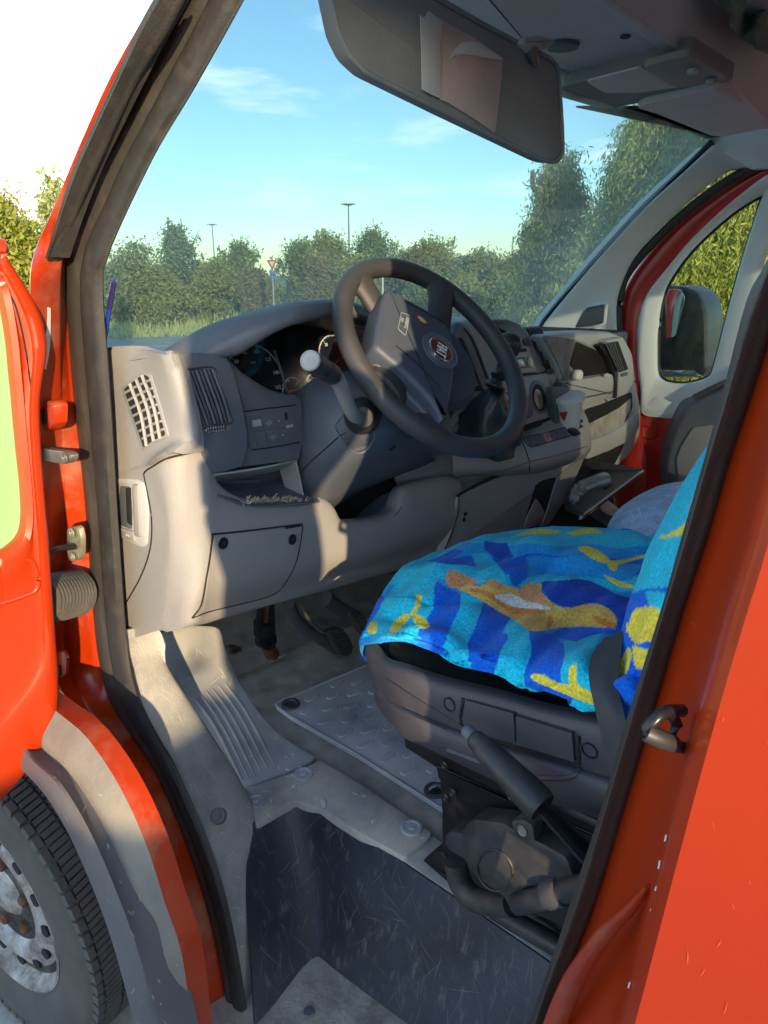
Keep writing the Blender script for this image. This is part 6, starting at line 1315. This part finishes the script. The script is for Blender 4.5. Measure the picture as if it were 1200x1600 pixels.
polys = [
 ('c', smp([(600, 925), (625, 900), (700, 860), (760, 840), (700, 850), (640, 878), (612, 905)])),
 ('c', [(594, 940), (640, 895), (685, 905), (680, 940), (668, 1000), (560, 1010), (575, 985)]),
 ('b', [(685, 905), (722, 930), (712, 970), (700, 1015), (720, 1040), (668, 1010), (655, 995), (672, 955)]),
 ('c', [(722, 928), (752, 940), (745, 985), (728, 1030), (740, 1048), (700, 1030), (690, 1008), (705, 985)]),
 ('b', [(752, 940), (798, 962), (780, 1010), (776, 1050), (730, 1035), (728, 1010), (745, 985)]),
 ('c', [(798, 962), (830, 985), (828, 1030), (820, 1075), (775, 1055), (778, 1015), (795, 995)]),
 ('b', [(830, 985), (868, 990), (880, 1010), (878, 1055), (860, 1090), (820, 1075), (826, 1030)]),
 ('c', [(880, 1000), (945, 985), (925, 1020), (918, 1110), (878, 1075)]), ('b', [(905, 965), (985, 960), (985, 990), (945, 990), (900, 1003), (862, 990)]),
 ('m', [(765, 845), (1090, 855), (1090, 872), (1000, 866), (850, 866), (700, 872)]), ('c', [(840, 828), (1090, 840), (1090, 858), (900, 852), (730, 850)]),
 ('c', [(735, 868), (760, 865), (790, 895), (800, 915), (775, 912), (742, 892)]), ('n', [(760, 846), (795, 846), (800, 870), (775, 872), (758, 860)]),
 ('m', [(820, 872), (900, 866), (960, 874), (1000, 885), (990, 905), (930, 905), (860, 895), (825, 905)]), ('b', [(790, 875), (818, 876), (826, 905), (808, 918), (796, 900)]),
 ('c', smp([(905, 925), (925, 918), (945, 930), (930, 940), (908, 936)])), ('n', smp([(850, 910), (900, 905), (950, 920), (990, 940), (980, 965), (930, 950), (880, 945), (852, 930)])),
 # generic orange, yellow and white print in the middle
 ('l', smp([(700, 905), (720, 898), (745, 918), (780, 908), (815, 920), (848, 912), (850, 930), (880, 948), (930, 945), (955, 955), (965, 975), (930, 982), (880, 978), (855, 985), (832, 988), (800, 965), (760, 945), (725, 925)])),
 ('p', smp([(698, 905), (702, 888), (712, 892), (738, 905), (752, 912), (735, 915), (712, 918)])),
 ('o', smp([(735, 925), (765, 935), (800, 958), (825, 962), (850, 958), (820, 945), (780, 930), (750, 922)])),
 ('p', smp([(812, 922), (835, 912), (848, 925), (852, 942), (830, 945), (815, 936)])), ('p', smp([(758, 908), (775, 904), (790, 912), (778, 918)])),
 ('w', smp([(772, 930), (798, 926), (822, 942), (856, 948), (850, 953), (815, 952), (790, 942)])),
 ('o', smp([(855, 975), (858, 960), (866, 970), (860, 984)])), ('o', smp([(925, 965), (955, 968), (965, 980), (935, 975)])),
 # yellow leaves
 ('y', smp([(612, 985), (618, 968), (632, 960), (640, 964), (634, 976), (622, 986)])), ('y', smp([(644, 962), (660, 966), (674, 978), (664, 984), (650, 976)])), ('y', [(638, 962), (646, 948), (652, 930), (660, 932), (654, 948), (646, 964)]),
 ('y', smp([(578, 990), (580, 974), (590, 972), (592, 984), (588, 990)])),
 ('y', smp([(904, 858), (918, 855), (940, 864), (950, 874), (938, 880), (920, 874)])), ('y', smp([(946, 876), (962, 876), (960, 890), (950, 886)])), ('y', [(950, 874), (1010, 869), (1012, 873), (958, 880)]),
 ('y', smp([(944, 898), (962, 902), (990, 914), (994, 920), (966, 912)])), ('y', smp([(888, 830), (930, 828), (940, 834), (905, 837)])), ('y', [(800, 838), (845, 827), (880, 826), (870, 832), (830, 838)]),
 ('y', smp([(832, 1058), (850, 1054), (872, 1064), (895, 1070), (918, 1082), (930, 1104), (905, 1096), (870, 1078), (840, 1068)])), ('y', [(890, 1070), (892, 1040), (900, 1036), (904, 1046), (903, 1075)]),
 ('m', [(560, 1012), (566, 998), (600, 994), (640, 1001), (666, 1006), (640, 1010), (600, 1008)]),
]
paint(tw, band, polys)
def flapc(x, y, V):
    s = np.zeros((len(x), 3)); s[:] = TOWEL['m']; s[y < 985] = TOWEL['c']; return s
paint(tf, flapc, [p for p in polys if p[0] == 'y'][3:4] + [('b', [(560, 1020), (600, 1010), (640, 1050), (560, 1060)])])
# towel: one thing (the flap is its child)
tfm = tf; root(tw); tag(tw, 'blue and turquoise towel with an orange print spread over the driver seat cushion', 'towel')
tfm.name = 'corner_flap'; tfm.parent = tw; tfm.matrix_parent_inverse = Matrix.Translation(-tw.location)
# second towel over the backrest
tbk = g3([
 [(1122, 690, 'y', -.92), (1180, 650, 'y', -.80), (1280, 600, 'y', -.72)],
 [(1099, 720, 'y', -.90), (1150, 705, 'y', -.76), (1240, 680, 'y', -.68)],
 [(1066, 775, 'y', -.84), (1115, 765, 'y', -.72), (1200, 760, 'y', -.65)],
 [(1027, 845, 'y', -.78), (1075, 840, 'y', -.68), (1150, 845, 'y', -.63)],
 [(1004, 900, 'y', -.74), (1048, 900, 'y', -.655), (1110, 910, 'y', -.62)],
 [(988, 950, 'y', -.70), (1022, 958, 'y', -.635), (1075, 970, 'y', -.61)],
 [(974, 1005, 'y', -.66), (1006, 1018, 'y', -.62), (1050, 1030, 'y', -.60)],
 [(962, 1060, 'y', -.625), (990, 1065, 'y', -.61), (1030, 1070, 'y', -.60)],
 [(967, 1087, 'y', -.62), (985, 1072, 'y', -.615), (1020, 1075, 'y', -.61)]])
def wr2(A_):
    h, w = A_.shape[:2]; yy_, xx_ = np.mgrid[0:h, 0:w]; A_[:, :, 1] += .004*np.sin(xx_*.25+yy_*.08)+.002*np.sin(yy_*.3); return A_
tk = grid('towel', tbk, 'towel', None, .006, ku=30, kv=14, ang=80, fn=wr2)
def bk(x, y, V):
    s = np.zeros((len(x), 3)); s[:] = TOWEL['b']; s[(y < 925-(x-1000)*.2)] = TOWEL['c']; s[(y > 925) & (y < 1000) & (x > 1010)] = TOWEL['c']; return s
paint(tk, bk, [('y', smp([(985, 960), (1000, 950), (1028, 955), (1040, 975), (1030, 1000), (1005, 1010), (988, 1000)])), ('y', smp([(985, 1010), (1000, 1015), (1020, 1020), (1010, 1045), (992, 1040)])), ('y', smp([(964, 1060), (972, 1020), (982, 1010), (984, 1040), (974, 1070)])),
 ('y', [(1026, 842), (1050, 830), (1066, 818), (1080, 790), (1092, 770), (1092, 800), (1070, 832), (1040, 842)]), ('y', [(980, 970), (988, 980), (990, 990), (982, 985)]), ('b', smp([(1000, 1008), (1020, 1004), (1030, 1010), (1015, 1016)]))])
tag(root(tk), 'blue and turquoise towel with large yellow leaves hung over the driver seat backrest', 'towel')
# fluffy pale blue cover on the passenger seat
fz = g3([[(955, 850, 'y', -1.45), (963, 826, 'y', -1.45), (975, 806, 'y', -1.5), (1002, 786, 'y', -1.6), (1036, 770, 'y', -1.7), (1070, 764, 'y', -1.8), (1130, 762, 'y', -1.9), (1200, 765, 'y', -2.0)],
         [(975, 860, 'y', -1.32), (985, 838, 'y', -1.32), (1000, 818, 'y', -1.36), (1022, 802, 'y', -1.42), (1050, 790, 'y', -1.5), (1085, 785, 'y', -1.6), (1140, 785, 'y', -1.7), (1200, 790, 'y', -1.8)],
         [(990, 880, 'y', -1.25), (1005, 862, 'y', -1.22), (1020, 850, 'y', -1.24), (1040, 838, 'y', -1.3), (1070, 830, 'y', -1.35), (1100, 828, 'y', -1.4), (1150, 830, 'y', -1.5), (1200, 840, 'y', -1.6)]])
fo = grid('seat_cover', fz, 'fuzzy', None, .02, ku=8, kv=10, ang=80); root(fo); tag(fo, 'fluffy pale blue cover on the passenger seat behind the towels', 'seat cover')
me = fo.data; n = 9000; V = np.array([v.co for v in me.vertices])+np.array(fo.location); Nn = np.array([v.normal for v in me.vertices]); nv = len(V)//2
idx = RNG.integers(0, nv, n); b0_ = V[idx]+RNG.normal(size=(n, 3))*.006; dd = Nn[idx]*.0+RNG.normal(size=(n, 3))*.5+np.array([-.3, .6, .7]); dd /= np.linalg.norm(dd, axis=1, keepdims=True); ee = np.cross(dd, RNG.normal(size=(n, 3))); ee /= np.linalg.norm(ee, axis=1, keepdims=True)
fz_ = leafmesh('tuft', np.stack([b0_-ee*.0022, b0_+ee*.0022, b0_+dd*.013+ee*.001, b0_+dd*.013-ee*.001], 1), 'fuzzy', fo); fz_['kind'] = 'stuff'
# passenger seat box under the cover
box('passenger_seat', (.22, -1.72, .86), .75, .85, .30, 'seat_black', VAN, bev=.03)
# pen standing in the gap between dashboard and seal
pe = empty('pen', P(160, 600, y=-.47), 'blue ballpoint pen standing upright between dashboard and door seal', 'pen')
pb0 = P(158, 620, y=-.468); pb1 = P(162, 540, y=-.468); pb2 = P(171, 482, y=-.468); pb3 = P(178, 440, y=-.468); tip = P(179, 436, y=-.468)
tube('grip', [pb0, pb1], .0036, 'pen_white', pe, n=12); tube('barrel', [pb1, pb2], .0034, 'pen_blue', pe, n=12); tube('upper_barrel', [pb2, pb3], [.0038, .0036], 'pen_dark', pe, n=12); tube('push_button', [pb3, tip], .0016, 'pen_blue', pe, n=8)
tube('clip', [pb3+Vector((-.003, .003, 0)), pb2.lerp(pb3, .3)+Vector((-.004, .004, 0))], .0009, 'pen_dark', pe, n=6)
# ================================================================== OPEN DRIVER DOOR
DP = 1.0
DOOR = empty('driver_door', P(60, 900, x=DP), 'x', 'x'); del DOOR['label'], DOOR['category']; DOOR.parent = VAN; DOOR.matrix_parent_inverse = Matrix.Translation(-VAN.location)
def dd_(o): o.parent = DOOR; o.matrix_parent_inverse = Matrix.Translation(-DOOR.location); return o
dpl = plane((DP, -.35, 1.2), (-1, .12, 0))
dout = [(-420, 300), (-20, 372), (0, 394), (16, 419), (34, 447), (53, 481), (64, 512), (68, 550), (62, 590), (57, 631), (59, 694), (64, 765), (70, 830), (75, 898), (80, 969), (86, 1053), (84, 1109), (67, 1154), (34, 1202), (0, 1241), (-60, 1300), (-420, 1420)]
dgl = [(-420, 395), (-20, 415), (0, 440), (8, 455), (14, 480), (20, 515), (24, 545), (27, 580), (31, 620), (35, 670), (40, 720), (44, 760), (46, 800), (45, 822), (42, 836), (36, 848), (28, 857), (14, 868), (0, 874), (-20, 882), (-200, 900), (-420, 905)]
O_ = OUT(dout, dpl); G_ = OUT(dgl, dpl); G2 = [p+X*.03 for p in G_]
bk_ = [p+X*.06+Y*.004 for p in O_]
dd_(grid('door_shell', [bk_, [p+X*.012 for p in O_], O_, [a.lerp(b, .30)-X*.004 for a, b in zip(O_, G_)], [a.lerp(b, .36)+X*.002 for a, b in zip(O_, G_)], [a.lerp(b, .80)+X*.004 for a, b in zip(O_, G_)], G_, G2], 'red', None, .004, ku=4, kv=3, ang=50))
dd_(prism('door_glass', [p+X*.022 for p in OUT(cat(dgl, 3), dpl)], X*.004, 'doorglass', None, bev=0))
dd_(prism('door_skin', OUT([(-420, 880), (0, 880), (45, 860), (66, 840), (74, 900), (80, 969), (84, 1053), (80, 1109), (64, 1154), (34, 1198), (0, 1236), (-60, 1296), (-420, 1410)], (dpl[0]+X*.045, dpl[1])), X*.01, 'red', None, bev=.004))
dd_(tube('pressing', OUT(cat([(-60, 955), (0, 943), (40, 930), (54, 924), (60, 912), (56, 888), (48, 876), (36, 876), (10, 896), (-60, 930)], 4), (dpl[0]+X*.001, dpl[1])), .004, 'red', None, n=8))
dd_(tube('door_edge_seam', OUT(cat([(0, 440), (24, 478), (42, 560), (54, 660), (58, 756), (66, 850), (76, 940)], 4), (dpl[0]-X*.001, dpl[1])), .0012, 'void', None, n=5))
dd_(prism('door_speaker', OUT([(-60, 1040), (-10, 1050), (3, 1075), (2, 1120), (-10, 1140), (-60, 1150)], dpl), X*.01, 'plastic_mid', None, bev=.002))
# ---- scratches and scuffs that follow the surfaces
THP = bvh(bpy.data.objects['hinge_pillar']); patch(THP, 'paint_chip', ([(74, 480), (73, 510), (68, 545), (67, 570)], [(79, 481), (79, 512), (77, 548), (71, 578)]), VAN, 'white', off=.002, nu=10, nv=3, thick=.0004)
def scratches(objs, n, px0, px1, L0, L1, m, parent, dirn=None, w=.0005, name='scratch', keep=None):
    T = bvh(*objs); V = []; Fc = []
    for _ in range(n):
        a = random.uniform(px0[0], px1[0]); b = random.uniform(px0[1], px1[1])
        if keep and not keep(a, b): continue
        if T.ray_cast(CAM, ray(a, b).normalized())[0] is None: continue
        an = (random.gauss(dirn, .5) if dirn is not None else random.uniform(0, pi)); L_ = random.uniform(L0, L1); cv = random.uniform(-.22, .22); q = []
        for i in range(5):
            t = i/4; p = (a+cos(an+cv*t)*L_*t, b+sin(an+cv*t)*L_*t); h = T.ray_cast(CAM, ray(*p).normalized())
            if h[0] is None: break
            q.append((h[0]-ray(*p).normalized()*.0012, h[1]))
        if len(q) < 3: continue
        k = len(V); wd = w*random.uniform(.5, 1.6)
        for i, (p, nn) in enumerate(q):
            t = (q[min(i+1, len(q)-1)][0]-q[max(i-1, 0)][0]).normalized(); sd = t.cross(nn).normalized()*wd*(sin(pi*(i+.35)/(len(q)-.3))); V += [p-sd, p+sd]
        for i in range(len(q)-1): Fc.append((k+2*i, k+2*i+1, k+2*i+3, k+2*i+2))
    if Fc: o = mk(name, V, Fc, m, parent, smooth=False); o['kind'] = 'stuff'; return o
BO = bpy.data.objects
mat('scuff_pale', (.19, .195, .20), .8, var=.1); mat('scuff_light', (.66, .64, .60), .8, var=.1); mat('scuff_tan', (.36, .32, .26), .9, var=.1); mat('scuff_red', (.58, .12, .07), .6, var=.1)
scratches([BO['step_wall']], 260, (400, 1270), (860, 1600), 5, 60, 'scuff_pale', VAN, 1.5, .0003)
scratches([BO['sill_trim']], 190, (190, 1000), (430, 1600), 6, 34, 'scuff_light', VAN, 1.0, .0004)
scratches([BO['sill_trim']], 40, (200, 1000), (420, 1500), 4, 14, 'scuff_light', VAN, None, .0009)
scratches([BO['side_panel'], BO['door_recess']], 14, (1040, 900), (1200, 1600), 5, 20, 'scuff_red', VAN, 1.5, .0002)
scratches([BO['hinge_pillar']], 60, (50, 400), (330, 1600), 4, 22, 'scuff_red', VAN, 1.4, .0004)
scratches([BO['side_shell']], 14, (620, 1050), (920, 1200), 10, 40, 'scuff_pale', SEAT, 1.3, .00025)
scratches([BO['foot_ramp'], BO['floor_cover'], BO['sheet']], 160, (280, 980), (760, 1340), 4, 22, 'scuff_light', VAN, 1.0, .0005)
scratches([BO['floor_cover'], BO['foot_ramp']], 50, (380, 1150), (700, 1340), 3, 10, 'scuff_light', VAN, None, .0016)
scratches([BO['wheel_arch'], BO['arch_flare']], 60, (60, 1150), (280, 1600), 4, 16, 'scuff_tan', VAN, 1.2, .0006)
# ================================================================== THE PHOTOGRAPHER (behind the camera, throws the shadow on the dashboard)
def body():
    J = dict(pel=(-.50, 0.178, .98), ch=(-.48, 0.158, 1.38), nk=(-.46, 0.148, 1.60), hd0=(-.44, 0.143, 1.69), hd1=(-.43, 0.138, 1.86), sl=(-.60, 0.228, 1.53), sr=(-.36, 0.068, 1.53), el=(-.42, 0.168, 1.36), er=(-.30, -0.102, 1.66), wl=(-.12, 0.048, 1.47), wr=(-.10, -0.012, 1.47),
             hl=(-.57, 0.198, .93), hr=(-.43, 0.018, 1.08), kl=(-.58, 0.228, .53), kr=(-.42, 0.008, .53), al=(-.62, 0.238, .13), ar=(-.44, -0.002, .13), tl=(-.48, 0.228, .07), tr=(-.30, -0.032, .07))
    R = dict(pel=.115, ch=.105, nk=.065, hd0=.09, hd1=.095, sl=.07, sr=.07, el=.043, er=.055, wl=.03, wr=.03, hl=.09, hr=.115, kl=.06, kr=.06, al=.042, ar=.042, tl=.04, tr=.04)
    E_ = [('pel', 'ch'), ('ch', 'nk'), ('nk', 'hd0'), ('hd0', 'hd1'), ('ch', 'sl'), ('ch', 'sr'), ('sl', 'el'), ('sr', 'er'), ('el', 'wl'), ('er', 'wr'), ('pel', 'hl'), ('pel', 'hr'), ('hl', 'kl'), ('hr', 'kr'), ('kl', 'al'), ('kr', 'ar'), ('al', 'tl'), ('ar', 'tr')]
    ks = list(J); me = bpy.data.meshes.new('person'); me.from_pydata([J[k] for k in ks], [(ks.index(a), ks.index(b)) for a, b in E_], [])
    o = bpy.data.objects.new('body', me); COL.objects.link(o); md = o.modifiers.new('skin', 'SKIN'); me.materials.append(MATS['shirt'])
    for i, k in enumerate(ks): me.skin_vertices[0].data[i].radius = (R[k], R[k]); me.skin_vertices[0].data[i].use_root = (k == 'pel')
    sb = o.modifiers.new('sub', 'SUBSURF'); sb.levels = 2; sb.render_levels = 2
    dg = bpy.context.evaluated_depsgraph_get(); m2 = bpy.data.meshes.new_from_object(o.evaluated_get(dg)); bpy.data.objects.remove(o)
    m2.materials.clear(); m2.materials.append(MATS['shirt']); m2.materials.append(MATS['jeans']); m2.materials.append(MATS['skin'])
    for p in m2.polygons: z = p.center.z; p.material_index = 1 if z < .95 else (2 if z > 1.52 else 0); p.use_smooth = True
    T = empty('person', (-.50, .15, GZ), 'person in dark shirt and jeans holding a phone up with both hands beside the van', 'person')
    o = bpy.data.objects.new('body', m2); COL.objects.link(o); o.parent = T; o.matrix_parent_inverse = Matrix.Translation(-T.location)
    lathe('hair', [(.0001, .14), (.07, .12), (.105, .06), (.112, 0), (.108, -.12), (.10, -.20)], Vector((-.45, .138, 1.82)), (-.3, 0, 1), 'bark', T, n=20)
    for s, (bx_, by_, bz_) in ((1, (-.12, .048, 1.47)), (-1, (-.10, -.012, 1.47))):
        b = Vector((bx_, by_, bz_))
        box('palm', b+Vector((.025, -.02*s, .03)), .03, .05, .07, 'skin', T, bev=.008)
        for i in range(4): tube('finger', [b+Vector((.03, -.03*s, .0+.02*i)), b+Vector((.01, -.05*s, .01+.02*i)), b+Vector((-.01, -.045*s, .012+.02*i))], [.009, .008, .007], 'skin', T, n=6)
        tube('thumb', [b+Vector((.02, -.01*s, .02)), b+Vector((-.02, -.02*s, .05)), b+Vector((-.03, -.03*s, .07))], [.011, .010, .008], 'skin', T, n=6)
    ph = box('phone', (-.06, -.048, 1.555), .009, .14, .075, 'mech', None, bev=.003); tag(root(ph), 'dark phone held level in front of the person', 'phone')
body()
